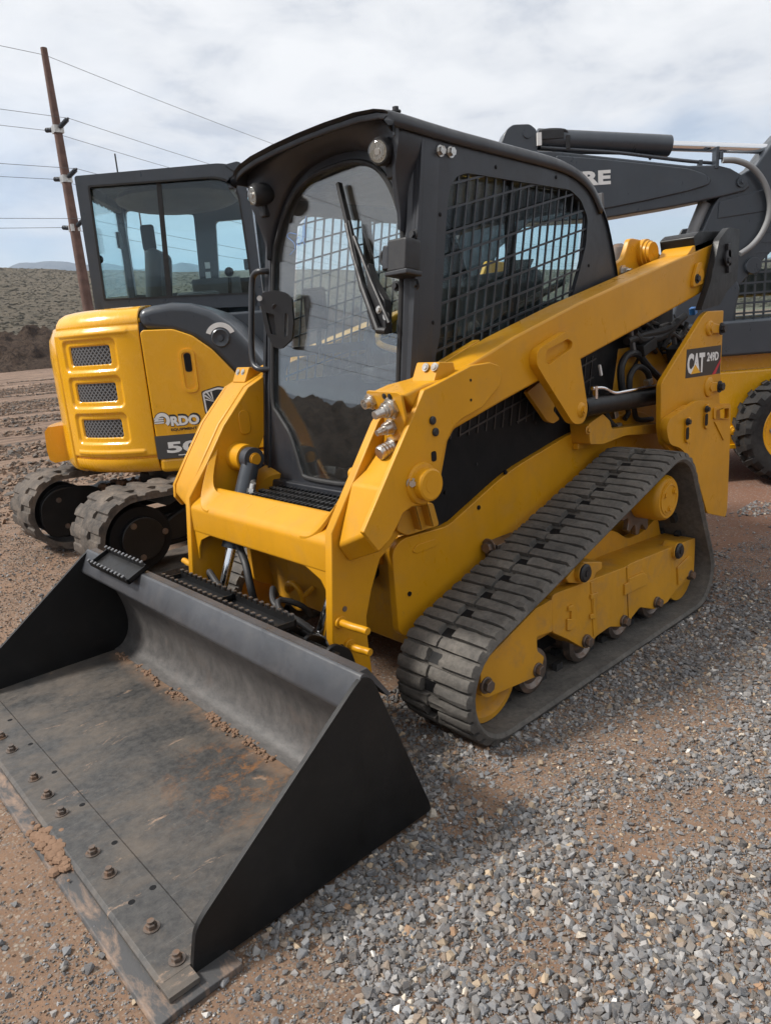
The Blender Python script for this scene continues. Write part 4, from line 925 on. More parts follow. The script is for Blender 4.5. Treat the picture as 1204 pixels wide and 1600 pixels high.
b = MB(); b.box((-.585, .30, 1.46), (.02, .1, .12)); b.build('cab_bracket', 'plastic', cabf)
# decal with the maker's mark and model number
tyl = .6606
def q7(a, b_): return onplane(820+a/3.541, 460+b_/3.541, (0, tyl, 0), (0, 1, 0))
dq = [q7(893, 305), q7(1083, 280), q7(1076, 437), q7(885, 465)]
b = MB(); b.prism([(p.x, p.z) for p in dq], .6598, .6606); dec = b.build('decal', 'decalblack', ldr, smooth=False)
dr = (dq[2]-dq[3]).normalized(); dup = Vector((0, 0, 1))
text('CAT', q7(893, 443)+Vector((0, .0004, 0)), dr, dup, (q7(893, 330)-q7(893, 443)).length, 'white', dec, width=(q7(988, 430)-q7(893, 443)).length, bold=.045)
text('249D', q7(1003, 372)+Vector((0, .0004, 0)), dr, dup, (q7(1003, 322)-q7(1003, 372)).length, 'white', dec, width=(q7(1066, 363)-q7(1003, 372)).length, bold=.03)
b = MB(); b.prism([(p.x, p.z) for p in (q7(938, 388), q7(966, 432), q7(914, 442))], .6612, .6628); b.build('triangle_mark', 'signyellow', dec, smooth=False)
b = MB(); b.prism([(p.x, p.z) for p in (q7(1081, 352), q7(1076, 378), q7(1050, 440), q7(1032, 443))], .6608, .6618); b.build('red_flash', 'red', dec, smooth=False)

# ================================================================== the excavator parked alongside, facing the other way
XA = R(39); xdu = Vector((-math.cos(XA), math.sin(XA), 0)); xn = Vector((math.sin(XA), math.cos(XA), 0))
def XT(v): return xdu*v.x + xn*v.y + Vector((0, 0, v.z))
def XS(t, pts):
    out = []
    for a, b in pts: p = onplane(a, b, xn*t, xn); out.append((p.dot(xdu), p.z))
    return out
CS, CTS = -1.70, -2.20
ex = thing('compact_excavator', 'golden yellow tracked excavator with a dark glazed cab parked behind the loader', 'excavator', XT(Vector((CS, CTS, 0))))
def XB(): return MB(XT)
def polar(r, th, z): r -= .205; return Vector((CS-r*math.sin(th), -2.0+r*math.cos(th), z))
prof = [(.70, .555), (.90, .558), (.945, .570), (.972, .598), (.980, .640), (.979, .655), (.968, .658), (.968, .666), (.982, .670), (.985, .70), (.986, 1.05), (.984, 1.38), (.980, 1.425), (.972, 1.445), (.966, 1.452), (.966, 1.46), (.968, 1.468), (.958, 1.495), (.935, 1.525), (.895, 1.548), (.83, 1.562), (.60, 1.575)]
def sweep(prof, a0, a1, n): return [[polar(r, R(a0+(a1-a0)*k/max(n, 1)), z) for r, z in prof] for k in range(n+1)]
VENTS = (1.293, 1.072, .849)
def rsdf(x, y, hx, hy, r): qx, qy = abs(x)-hx+r, abs(y)-hy+r; return math.hypot(max(qx, 0), max(qy, 0))+min(max(qx, qy), 0)-r
def sst(t): t = min(1, max(0, t)); return t*t*(3-2*t)
def hoodr(th, z, r):
    """pressed shapes of the hood: a pan round each vent, two ribs"""
    for vz in VENTS:
        d = rsdf((th-27.3)*.78*math.pi/180, z-vz, .213, .092, .032); r -= .014*sst(.5-d/.014)
        d = rsdf((th-27.3)*.78*math.pi/180, z-vz, .166, .058, .018); r -= .012*sst(.5-d/.007)
    for vz in (1.42, .70):
        d = rsdf((th-25)*.78*math.pi/180, z-vz, .27, .012, .012); r += .007*sst(.5-d/.010)
    return r
pz_ = [p for p in prof if p[1] <= .671]+[(.985, z) for z in np.arange(.68, 1.43, .006)]+[p for p in prof if p[1] > 1.43]
rows = []
for th in np.arange(.3, 50.1, .42): rows.append([polar(hoodr(th, z, r), R(th), z) for r, z in pz_])
hood = XB().grid(rows).build('engine_hood', 'deere', ex, ang=60)
hood.modifiers.new('shell', 'SOLIDIFY').thickness = .02
cwp = [(.60, .555), (.93, .558), (.965, .575), (.985, .61), (.988, .70), (.985, 1.30), (.975, 1.40), (.94, 1.47), (.85, 1.52), (.60, 1.53)]
b = XB(); b.grid(sweep(cwp, 50.8, 200, 60)); cw = b.build('counterweight', 'deere', ex, ang=30); cw.modifiers.new('shell', 'SOLIDIFY').thickness = .03
bp = [(.95, .615), (1.075, .608), (1.105, .63), (1.112, .70), (1.105, .82), (1.08, .85), (.95, .855)]
b = XB(); b.grid(sweep(bp, 70, 150, 40)); b.add(sweep(bp, 70, 70, 0)[0], [tuple(range(len(bp)))]); b.build('counterweight_pad', 'deere', cw, ang=35)
# three vents: raised frames and wire mesh
def arcpatch(a0, a1, z0, z1, r, rr):
    """closed outline on the curved hood, angles in degrees"""
    k = .985*math.pi/180; o = rounded([(a0*k, z0), (a1*k, z0), (a1*k, z1), (a0*k, z1)], rr, 4); out = []
    for p, q in zip(o, o[1:]+o[:1]):
        m = max(1, int(abs(q[0]-p[0])/.03))
        for i in range(m): out.append((p[0]+(q[0]-p[0])*i/m, p[1]+(q[1]-p[1])*i/m))
    return [polar(r, p[0]/.985, p[1]) for p in out]
gm, nt, o_ = nmat('vent_wire_mesh'); tcn = nt.nodes.new('ShaderNodeTexCoord')
uvn = nt.nodes.new('ShaderNodeUVMap'); mpn = N(nt, 'Mapping'); mpn.inputs['Rotation'].default_value = (0, 0, R(45)); L(nt, uvn, 0, mpn, 0)
wv1 = N(nt, 'TexWave', Scale=3.6); L(nt, mpn, 0, wv1, 0); wv2 = N(nt, 'TexWave', Scale=3.6); wv2.bands_direction = 'Y'; L(nt, mpn, 0, wv2, 0)
mxm = nt.nodes.new('ShaderNodeMath'); mxm.operation = 'MAXIMUM'; L(nt, wv1, 'Fac', mxm, 0); L(nt, wv2, 'Fac', mxm, 1)
finish(nt, o_, mixc(nt, (ramp(nt, mxm, 0, [(.70, 0), (.88, 1)]), 0), (.005, .005, .005), (.13, .13, .135)), .45, 0, (mxm, 0), .6, .004); MT['mesh'] = gm
def vent(a0, a1, z0, z1):
    b = XB(); K = 12; rows = [[polar(.9615, R(a0+(a1-a0)*k/K), z) for k in range(K+1)] for z in (z0, z1)]; b.grid(rows); g = b.build('vent_mesh', 'mesh', hood, recalc=False)
    uv = g.data.uv_layers.new(name='UVMap'); wd = .78*R(a1-a0)
    for lp in g.data.loops:
        i = lp.vertex_index; uv.data[lp.index].uv = ((i % (K+1))/K*wd*4, (0 if i <= K else (z1-z0))*4)
for z in VENTS: vent(27.3-12.6, 27.3+12.6, z-.062, z+.062)
# flat right side: panel, sill, rear edge
pan = XS(-1.22, [(246, 514), (270, 514), (300, 524), (332, 546), (365, 580), (400, 622), (420, 650)])
z0 = .665; sidep = [(CS+.004, z0), (CS+.004, 1.40)] + [(CS+.02, pan[0][1]+.0)] + pan[1:] + [(-.62, .80), (-.62, z0)]
sd = XB().prism(rounded(sidep, [.01, .03, .02, .02, .02, .02, .02, .03, .03, .05, .02]), CTS+.3, CTS+.985).build('side_cover', 'deere', ex, bevel=.014, seg=3)
b = XB(); b.prism([(CS, .558), (-.60, .558), (-.60, .655), (CS, .655)], CTS+.2, CTS+.98); b.build('sill', 'deere', ex, bevel=.03, seg=4)
hd_ = XS(-1.30, [(217, 486), (240, 478), (270, 473), (300, 474), (332, 484), (362, 505), (392, 536), (425, 580)])
ho = [(CS+.005, 1.42)] + hd_ + [(hd_[-1][0]+.05, .95), (pan[-2][0]+.02, pan[-2][1]-.1)] + [(x, z-.03) for x, z in pan[-2:0:-1]]
hc = XB().prism(ho, CTS+.20, CTS+.972).build('hood_cover', 'graphite', ex, bevel=.055, seg=5)
c0 = XS(-1.225, [(345, 528)])[0]; b = XB(); b.cyl((c0[0], CTS+.95, c0[1]), (c0[0], CTS+.985, c0[1]), 0, prof=[(0, .055), (.03, .055), (.036, .048), (.030, .03), (.028, .02)], n=32); b.cyl((c0[0], CTS+.97, c0[1]), (c0[0], CTS+.992, c0[1]), .016, n=18); b.build('lock_cap', 'graphite', hc)
b = XB(); A = [(c0[0]+.062*math.cos(a), c0[1]+.062*math.sin(a)) for a in np.linspace(.35, 2.75, 18)]; B = [(c0[0]+.090*math.cos(a), c0[1]+.090*math.sin(a)) for a in np.linspace(2.75, .35, 18)]; b.prism(A+B, CTS+.972, CTS+.976); b.build('lock_decal', 'white', hc, smooth=False)
s0 = XS(-1.214, [(290, 545), (301, 613)]); cx = .5*(s0[0][0]+s0[1][0]); b = XB()
o1 = rrect(cx-.045, s0[1][1], cx+.045, s0[0][1], .04); i1 = rrect(cx-.032, s0[1][1]+.018, cx+.032, s0[0][1]-.018, .03)
b.prism(o1, CTS+.984, CTS+.993, holes=[i1]); b.build('handle_recess', 'deere', sd, bevel=.005, seg=3)
b = XB(); b.prism(rrect(cx-.021, s0[0][1]-.135, cx+.021, s0[0][1]-.025, .018), CTS+.984, CTS+.9885); b.build('handle_slot', 'deepblack', sd, bevel=.002)
# decals on the side
def xq(px, py, off=.986): p = onplane(px, py, xn*(CTS+off), xn); return p
xr = xdu
tz = CTS+.9858
q = XS(CTS+.986, [(241.5, 682), (330, 674), (330, 712), (245.5, 718)]); b = XB(); b.prism([(q[0][0], q[0][1]), (q[0][0]+.6, q[0][1]), (q[0][0]+.6, q[3][1]), (q[0][0], q[3][1])], CTS+.985, CTS+.9862); pd = b.build('model_decal', 'decalgrey', sd, smooth=False)
a0 = xq(262, 708.5, .9868); a1 = xq(262, 691, .9868); text('50', a0, xr, (0, 0, 1), a1.z-a0.z, 'white', pd, width=.20, bold=.035)
a0 = xq(262, 709.5, .9866); b = XB(); p0 = XS(CTS+.986, [(278, 711)])[0]; b.box((p0[0]+.03, CTS+.9866, p0[1]), (.05, .001, .006)); b.build('decal_stroke', 'white', pd, smooth=False)
a0 = xq(268, 666, .9868); a1 = xq(268, 650.5, .9868)
lt = text('RDO', a0, xr, (0, 0, 1), a1.z-a0.z, 'white', sd, width=(xq(313, 666)-xq(268, 666)).length, bold=.05)
a0 = xq(267.5, 667, .9862); text('RDO', a0, xr, (0, 0, 1), a1.z-a0.z+.012, 'decalblack', sd, width=(xq(314, 666)-xq(267, 666)).length+.004, bold=.075)
a0 = xq(268, 674.5, .9866); a1 = xq(268, 669.5, .9866); text('EQUIPMENT CO.', a0, xr, (0, 0, 1), a1.z-a0.z, 'decalblack', sd, width=(xq(324, 674)-xq(268, 674)).length, bold=.02)
# round dealer mark: ring with a gap and three bars
m0 = XS(CTS+.986, [(254, 657)])[0]; k_ = (XS(CTS+.986, [(266, 657)])[0][0]-XS(CTS+.986, [(241, 657)])[0][0])/25
for mt, ro, ri, oy in (('decalblack', 13.2, 5.2, .9862), ('white', 12, 6.3, .9870)):
    b = XB(); aa = np.linspace(R(-50), R(175), 26); A = [(m0[0]+ro*k_*math.cos(a), m0[1]+ro*k_*math.sin(a)) for a in aa]; B = [(m0[0]+ri*k_*math.cos(a), m0[1]+ri*k_*math.sin(a)) for a in aa[::-1]]
    b.prism(A+B, CTS+.985, CTS+oy)
    for j in range(3): zc_ = m0[1]+(3.2-3.4*j)*k_; ex_ = 1.0 if mt == 'decalblack' else 0; b.box((m0[0]-5.5*k_, CTS+oy-.0005, zc_), ((15+ex_)*k_, .001, (2.2+ex_)*k_))
    b.build('dealer_mark', mt, sd, smooth=False)
sh = XS(CTS+.986, [(316, 613), (340, 605), (362, 608), (360, 640), (340, 668), (322, 645)])
for mt, f, oy in (('decalblack', 1.08, .9862), ('white', 1., .9868), ('decalblack', .88, .9874)):
    cx_ = sum(p[0] for p in sh)/6; cz_ = sum(p[1] for p in sh)/6; b = XB(); b.prism(rounded([(cx_+(p[0]-cx_)*f, cz_+(p[1]-cz_)*f) for p in sh], .015), CTS+.985, CTS+oy); b.build('shield_mark', mt, sd, smooth=False)
b = XB()
for a, l in ((2.6, .06), (2.2, .07), (3.0, .05), (1.8, .05)): b.prism([(cx_-.02, cz_+.01), (cx_-.02+l*math.cos(a)-.004, cz_+.02+l*math.sin(a)), (cx_-.02+l*math.cos(a)+.006, cz_+.025+l*math.sin(a))], CTS+.9874, CTS+.988)
b.build('antler_mark', 'white', sd, smooth=False)

# ---- excavator cab
t0, t1 = CTS-.08, CTS-1.05
of = XS(t0, [(116, 275), (345, 254.5), (372, 260), (388, 282), (413, 478), (150, 488)])
og = XS(t0, [(137, 290), (338, 275), (360, 282), (374, 302), (397, 459), (163, 470)])
s_r, s_f = of[0][0], of[4][0]
oF = rounded(of, [.02, .05, .10, .10, .02, .02]); oG = rounded(og, [.015, .05, .08, .08, .02, .015])
xc = XB().prism(oF, t0-.06, t0, holes=[oG]).build('cab', 'graphite', ex, bevel=.012, seg=3)
XB().prism(oG, t0-.032, t0-.027).build('side_window', 'exglass', xc)
ri = rounded([(p[0]+(.012 if i in (0, 5) else -.012), p[1]+(-.012 if i < 4 else .012)) for i, p in enumerate(og)], [.015, .05, .08, .08, .02, .015])
XB().prism(oG, t0-.006, t0+.004, holes=[ri]).build('window_seal', 'rubberseal', xc)
dvd = XS(t0, [(243, 283), (250, 283), (268, 466), (260, 466)]); XB().prism(dvd, t0-.034, t0-.018).build('window_divider', 'rubberseal', xc)
fg = XS(t1, [(198, 330), (304, 336), (316, 456), (205, 462)])
fg2 = XS(t1, [(338, 347), (384, 343), (396, 438), (344, 446)])
fo = [(s_r, 1.45), (s_f, 1.45), (s_f-.02, 2.2), (s_f-.12, 2.44), (s_r, 2.47)]
XB().prism(fo, t1, t1+.05, holes=[rounded(fg, .03), rounded(fg2, .03)]).build('door_frame', 'graphite', xc, bevel=.01)
XB().prism(rounded(fg, .03), t1+.02, t1+.024).build('door_window', 'exglass', xc)
XB().prism(rounded(fg2, .03), t1+.02, t1+.024).build('front_side_window', 'exglass', xc)
b = XB(); b.box((s_r+.03, (t0+t1)/2, 1.56), (.05, t0-t1, .22)); b.box((s_r+.03, (t0+t1)/2, 2.43), (.05, t0-t1, .08)); b.box((s_r+.03, t1+.06, 2.0), (.06, .07, .9)); b.build('rear_frame', 'graphite', xc, bevel=.012)
b = XB(); b.box((s_r+.025, (t0+t1)/2, 2.02), (.004, t0-t1-.06, .76)); rw = b.build('rear_window', 'exglass', xc)
b = XB(); b.box((s_f-.06, (t0+t1)/2, 1.56), (.05, t0-t1, .25)); b.box((s_f-.12, (t0+t1)/2, 2.40), (.08, t0-t1, .10)); b.box((s_f-.05, t1+.06, 1.95), (.07, .09, .9)); b.build('front_frame', 'graphite', xc, bevel=.012)
b = XB(); b.box((s_f-.05, (t0+t1)/2, 1.95), (.004, t0-t1-.06, .82)); b.build('windscreen', 'exglass', xc)
hA = 2.5; b = XB(); rows = []
for s_, z_ in ((s_r+.0, 2.43), (s_r+.004, 2.465), (s_r+.1, 2.485), (s_f-.35, 2.495), (s_f-.20, 2.48), (s_f-.12, 2.44), (s_f-.08, 2.37)):
    rows.append([(s_, t0-.03, z_-.035), (s_, t0-.035, z_-.012), (s_, t0-.10, z_+.012), (s_, (t0+t1)/2, z_+.02), (s_, t1+.1, z_+.012), (s_, t1, z_-.012), (s_, t1-.01, z_-.035)])
b.thick(rows, (0, 0, -.03)); b.build('cab_roof', 'graphite', xc, ang=40)
b = XB(); b.ball(((s_r+s_f)/2, (t0+t1)/2, 2.40), .5, 20, 12, (.95, .75, .20)); b.build('ceiling_lining', 'interior', xc)
b = XB(); b.box(((s_r+s_f)/2, (t0+t1)/2, 1.20), (s_f-s_r-.02, t0-t1-.02, .62)); b.build('cab_base', 'graphite', xc, bevel=.02)
b = XB(); b.box((-1.62, CTS-.5, 1.60), (.45, .48, .14)); xs_ = b.build('seat', 'seat', xc, bevel=.05, seg=4)
b = XB(); b.box((-1.88, CTS-.5, 1.80), (.12, .46, .46), Matrix.Rotation(.12, 3, 'Y')); b.build('backrest', 'seat', xs_, bevel=.055, seg=4)
b = XB(); b.box((-1.50, CTS-.85, 1.72), (.40, .03, .22)); b.box((-1.55, CTS-.25, 1.62), (.3, .1, .14)); b.build('console', 'interior', xc, bevel=.02)
b = XB(); b.box((-2.02, CTS-.95, 2.19), (.11, .05, .20)); b.build('speaker_box', 'deepblack', xc, bevel=.02)
b = XB(); b.tube([(-1.33, CTS-.3, 1.60), (-1.31, CTS-.3, 1.78)], .014, 8); b.ball((-1.31, CTS-.3, 1.82), .035, 10, 8); b.box((-1.22, CTS-.62, 1.72), (.08, .2, .14)); b.build('control_lever', 'deepblack', xc)
b = XB(); mpz = XS(t0-.05, [(183, 403)])[0]; b.ball((s_r+.06, t0-.06, mpz[1]), .03, 10, 8); b.box((s_r+.03, t0-.06, mpz[1]), (.06, .012, .012)); b.build('window_latch', 'plastic', xc)
b = XB(); p0 = XS(t0-.3, [(163, 337)])[0]; b.box((s_r+.03, t1+.2, 2.17), (.02, .09, .12)); b.build('warning_label', 'plastic', xc)
p0 = XS(t0-.02, [(390, 412)])[0]; b = XB(); b.box((p0[0], t0-.06, p0[1]), (.09, .03, .075)); b.build('side_switch', 'plastic', xc, bevel=.008)
b = XB()
for px, py in ((325, 415), (326, 430)): p0 = XS(t1+.1, [(px, py)])[0]; b.box((p0[0], t1+.12, p0[1]), (.042, .003, .05))
b.build('sticker', 'white', xc, smooth=False)
p0 = XS(t0, [(368, 263)])[0]; b = XB(); b.prism(rounded(XS(t0, [(350, 258), (372, 252), (385, 262), (384, 280), (372, 272)]), .02), t0-.02, t0+.012); b.cyl((p0[0]+.035, t0+.012, p0[1]-.005), (p0[0]+.035, t0+.018, p0[1]-.005), .018, n=18); b.build('corner_bracket', 'graphite', xc, bevel=.004)
b = XB(); q = XS(t0+.02, [(388, 288), (394, 290), (397, 318), (390, 318)]); b.prism(q, t0-.03, t0+.03); b.build('cab_hinge', 'graphite', xc, bevel=.006)
a0 = onplane(183, 262, xn*(CTS-.5), xn); a1 = onplane(183, 240, xn*(CTS-.5), xn); b = MB(); b.cyl((a0.x, a0.y, a0.z-.05), (a0.x, a0.y, a1.z), .006, n=8); b.build('antenna', 'plastic', xc)
text('JOHN DEERE', XT(Vector((s_r+.021, t1+.10, 2.355))), xn, (0, 0, 1), .085, 'decalblack', rw, width=.74, bold=.02)
low = XB(); low.box((-1.32, CTS+.05, 1.30), (.75, .3, .42)); low.box((-1.45, CTS-.3, .85), (1.35, 1.4, .45)); low.build('upper_frame', 'graphite', ex, bevel=.02)
# ---- undercarriage: tracks lie along the loader's own direction
def ex_track(yc, label):
    y0, y1 = yc-.20, yc+.20; rr = random.Random(int(yc*100)); path = hull_path([(-1.12, .272, .272), (.88, .272, .272), (-.1, .262, .272)]) if 0 else None
    pts = []
    for k in range(25): a = math.pi/2-math.pi*k/24; pts.append(Vector((.875+.275*math.cos(a), .275+.275*math.sin(a))))
    for k in range(1, 24): pts.append(Vector((.875-2.0*k/24, 0)))
    for k in range(25): a = -math.pi/2-math.pi*k/24; pts.append(Vector((-1.125+.275*math.cos(a), .275+.275*math.sin(a))))
    for k in range(1, 24): pts.append(Vector((-1.125+2.0*k/24, .55-.02*math.sin(math.pi*k/24))))
    at, tot = resample(pts, 0); b = MB(); n = 150; sec = [(y0, -.028), (y1, -.028), (y1, -.055), (y0, -.055)]; vs = []; fs = []
    def fr(s): p = at(s); t = (at(s+.015)-at(s-.015)).normalized(); return p, t, Vector((-t.y, t.x))
    for k in range(n):
        p, t, nn = fr(tot*k/n); vs += [Vector(((p+nn*h).x, y, (p+nn*h).y)) for y, h in sec]
    for k in range(n):
        for i in range(4): fs.append((k*4+i, k*4+(i+1) % 4, ((k+1) % n)*4+(i+1) % 4, ((k+1) % n)*4+i))
    b.add(vs, fs); P = 44; pit = tot/P
    for k in range(P):
        for half in (0, 1):
            s = k*pit+half*pit*.5; ya, yb = (y0-.004, yc+.05) if half else (yc-.05, y1+.004)
            g = []
            for ss, e in ((s+.002, .006), (s+pit*.34, 0), (s+pit*.62, .005)):
                p, t, nn = fr(ss)
                for y in (ya, (ya+yb)/2, yb):
                    h = -.007-e-rr.uniform(0, .006); q = p+nn*h; g.append((q.x, y, q.y))
            for ss in (s-.004, s+pit*.34, s+pit*.68):
                p, t, nn = fr(ss)
                for y in (ya, (ya+yb)/2, yb): q = p+nn*-.03; g.append((q.x, y, q.y))
            rim = [0, 1, 2, 5, 8, 7, 6, 3]; f = [(0, 1, 4, 3), (1, 2, 5, 4), (3, 4, 7, 6), (4, 5, 8, 7)]+[(bb, a, a+9, bb+9) for a, bb in zip(rim, rim[1:]+rim[:1])]
            b.add(g, f)
    tr = b.build('rubber_track', 'rubbermud', ex, recalc=False)
    b = MB(); b.box((-.15, yc, .27), (1.7, .22, .20)); b.prism([(.30, .36), (.55, .40), (.70, .34), (.70, .20), (.30, .20)], yc-.05, yc+.14); fr_ = b.build('track_frame', 'black', ex, bevel=.02)
    o = rounded([(.70, .115), (1.0, .10), (1.06, .20), (1.05, .36), (.95, .44), (.80, .44), (.62, .40), (.60, .16)], .09)
    MB().prism(circ((.875, .275), .185, 36), yc-.16, yc+.165).build('drive_wheel', 'deepblack', fr_, bevel=.01)
    if yc < -2.5: MB().prism(o, yc+.165, yc+.19).build('motor_cover', 'black', fr_, bevel=.012)
    else: MB().cyl((.875, yc+.16, .275), (.875, yc+.20, .275), .125, n=36).build('hub_cover', 'black', fr_, bevel=.008)
    b = MB(); c = .875
    for k in range(3): a = .9+2.1*k; b.bolt((.855+.11*math.cos(a), yc+(.19 if yc < -2.5 else .2), .275+.11*math.sin(a)), (0, 1, 0), .012, .01)
    b.build('cover_bolt', 'rusty', fr_)
    b = MB()
    for k in range(160): b.ball((rng.uniform(-.6, .62), yc+rng.uniform(.05, .17), (.36 if yc < -2.5 else .20)+rng.uniform(0, .03)), rng.uniform(.008, .028), 6, 4, (1.3, 1.2, .9))
    b.build('caked_mud', 'mud', fr_)
ex_track(-1.85, 0); ex_track(-3.05, 1)
b = MB(); b.box((-.12, -2.45, .34), (.9, .9, .22)); b.cyl((-.08, -2.62, .42), (-.08, -2.62, .56), .42, n=40); b.box((-.1, -2.45, .26), (.5, 1.3, .16)); b.build('centre_frame', 'black', ex, bevel=.02)

# ---- boom, stick and their cylinders
bt = CTS+.05
def BX(px): return XS(bt, px)
bo = [(1158, 296), (1150, 281), (1128, 268), (1108, 263), (1065, 264), (1000, 257), (935, 250), (870, 243), (800, 240), (740, 262), (690, 330), (660, 430), (640, 560), (700, 590), (740, 480), (775, 390), (820, 352), (870, 349), (935, 345), (1040, 327), (1085, 318), (1118, 311), (1150, 303)]
boom = XB().prism(BX(bo), bt-.11, bt+.11).build('boom', 'graphite', ex, bevel=.012, seg=3)
rp_ = [(935, 255), (1000, 262), (1062, 269), (1084, 276), (1098, 284), (1094, 294), (1062, 304), (1000, 318), (935, 331), (860, 338), (860, 249)]
XB().prism(rounded(BX(rp_), .02), bt+.105, bt+.125).build('boom_plate', 'graphite', boom, bevel=.008)
XB().prism(rounded(BX([(770, 248), (786, 208), (796, 200), (822, 199), (833, 208), (834, 246), (800, 262)]), .02), bt-.09, bt+.09).build('cylinder_lug', 'graphite', boom, bevel=.008)
p = BX([(818, 214)])[0]; b = XB(); b.cyl((p[0], bt+.09, p[1]), (p[0], bt+.10, p[1]), .03, n=20); b.build('lug_pin', 'graphite', boom)
p0, p1, p2 = BX([(838, 218)])[0], BX([(1045, 228)])[0], BX([(1196, 233)])[0]
V3 = lambda p, t=bt: (p[0], t, p[1])
b = XB(); b.cyl(V3(p0), V3(p1), .070, n=32); ac = b.build('arm_cylinder', 'graphite', boom, bevel=.006)
b = XB(); b.cyl(V3(p1), V3(p2), .033, n=24); b.build('piston_rod', 'chrome', ac)
b = XB(); b.tube([V3(q, bt+.05) for q in BX([(838, 209), (855, 206), (878, 207), (882, 215), (883, 232)])], .012, 8, sm=3); b.box(V3(BX([(858, 214)])[0], bt+.05), (.16, .05, .06)); b.box(V3(BX([(882, 226)])[0], bt+.05), (.03, .05, .09)); b.build('cylinder_port', 'plastic', ac, bevel=.006)
b = XB(); b.box(V3(BX([(835, 224)])[0], bt+.11), (.03, .02, .08)); b.build('safety_label', 'white', boom, smooth=False)
b = XB(); b.tube([V3(q, bt+.06) for q in BX([(840, 234), (900, 238), (960, 242), (1010, 248), (1060, 254), (1106, 258)])], .012, 8, sm=3); b.tube([V3(q, bt+.02) for q in BX([(860, 240), (940, 240), (1010, 243), (1012, 250)])], .010, 8, sm=3); b.box(V3(BX([(1086, 259)])[0], bt+.06), (.025, .03, .045)); b.build('boom_pipe', 'graphite', boom)
b = XB(); b.box(V3(BX([(1107, 252)])[0], bt+.09), (.025, .06, .14)); b.box(V3(BX([(1112, 249)])[0], bt+.12), (.02, .03, .05)); pcx = b.build('pipe_clamp', 'graphite', boom, bevel=.004)
b = XB(); b.tube([V3(q, bt+.13) for q in BX([(1113, 257), (1135, 258), (1158, 268), (1176, 290), (1185, 318), (1183, 345), (1172, 370), (1157, 388), (1140, 400)])], .020, 12, sm=6); b.build('stick_hose', 'greyhose', boom)
p = BX([(1144, 289)])[0]; b = XB(); b.cyl((p[0], bt+.11, p[1]), (p[0], bt+.125, p[1]), .035, n=24); b.bolt((p[0], bt+.125, p[1]), (0, 1, 0), .014, .01); b.build('boom_pin', 'graphite', boom)
stk = [(1250, 190), (1212, 208), (1196, 226), (1170, 262), (1148, 276), (1120, 300), (1104, 325), (1085, 368), (1070, 420), (1100, 470), (1140, 452), (1165, 425), (1204, 384), (1260, 330), (1290, 240)]
stick = XB().prism(BX(stk), bt-.09, bt+.09).build('stick', 'graphite', ex, bevel=.012, seg=3)
XB().prism(BX([(1112, 318), (1180, 300), (1204, 312), (1204, 330), (1110, 345)]), bt+.085, bt+.097).build('stick_plate', 'graphite', stick, bevel=.005)
b = XB(); b.tube([V3(q, bt+.0) for q in BX([(1100, 318), (1085, 355), (1070, 400)])], .045, 14); b.build('bucket_cylinder', 'greyhose', stick)
p = BX([(1163, 417)])[0]; b = XB(); b.cyl((p[0], bt+.09, p[1]), (p[0], bt+.12, p[1]), .06, n=24); b.build('stick_boss', 'graphite', stick, bevel=.008)
b = XB(); b.prism(rounded(BX([(1050, 420), (1100, 400), (1135, 450), (1120, 520), (1070, 560), (1030, 500)]), .05), bt-.2, bt+.2); b.build('digging_bucket', 'graphite', ex, bevel=.02)
ex_t = BX([(933, 294), (933, 272), (953, 294)])
dE = (ex_t[2][0]-ex_t[0][0]); hE = ex_t[1][1]-ex_t[0][1]
text('DEERE', XT(Vector((ex_t[2][0]-.045-.092*5.6, bt+.126, ex_t[0][1]))), xdu, (0, 0, 1), hE, 'white', boom, width=.092*5.6, bold=.045)
p = onplane(933, 294, XT(Vector((0, bt+.126, 0))), xn)

# ================================================================== the wheeled skid steer on the right
sa = R(43); sdv = Vector((-math.cos(sa), math.sin(sa), 0)); snv = Vector((math.sin(sa), math.cos(sa), 0))
wp0 = onplane(1235, 752, (0, 0, 0), (0, 0, 1)); wb = wp0.dot(snv)
def KT(v): return sdv*v.x + snv*v.y + Vector((0, 0, v.z))
def KS(t, pts):
    out = []
    for a, b in pts: p = onplane(a, b, snv*t, snv); out.append((p.dot(sdv), p.z))
    return out
def KB(): return MB(KT)
wc = KS(wb, [(1235, 671)])[0]
ss = thing('skid_steer', 'yellow and graphite wheeled skid steer with a caged cab, partly out of frame', 'skid steer', KT(Vector((wc[0]+.4, wb-.7, 0))))
sy = wb-.12
yb_ = KS(sy, [(1040, 592), (1204, 575)]); zt = yb_[1][1]; zl = KS(sy, [(1150, 701)])[0][1]
a_l = wc[0]-.95; a_r = wc[0]+1.9
sb = KB().prism([(a_l, zl), (a_l, zt), (a_r, zt), (a_r, zl+.1), (a_r-.2, zl)], sy-1.3, sy).build('body', 'deere', ss, bevel=.02, seg=3)
KB().prism([(a_l+.02, zt-.02), (a_l+.02, zt+.24), (a_r-.1, zt+.24), (a_r-.1, zt-.02)], sy-1.25, sy-.10).build('upper_body', 'deere', ss, bevel=.02)
b = KB(); q = KS(sy, [(1143, 672)])[0]; b.cyl((q[0], sy, q[1]), (q[0], sy+.03, q[1]), .035, n=20); b.bolt((q[0], sy+.03, q[1]), (0, 1, 0), .016, .01); b.build('body_bolt', 'deere', sb, bevel=.003)
b = KB(); q = KS(sy+.01, [(1130, 696)])[0]; b.box((q[0]+.1, sy+.005, zl+.02), (2.0, .02, .035)); b.build('lower_edge', 'deere', sb, bevel=.006)
pz = KS(sy+.02, [(1130, 500), (1130, 557), (1204, 490), (1204, 548)])
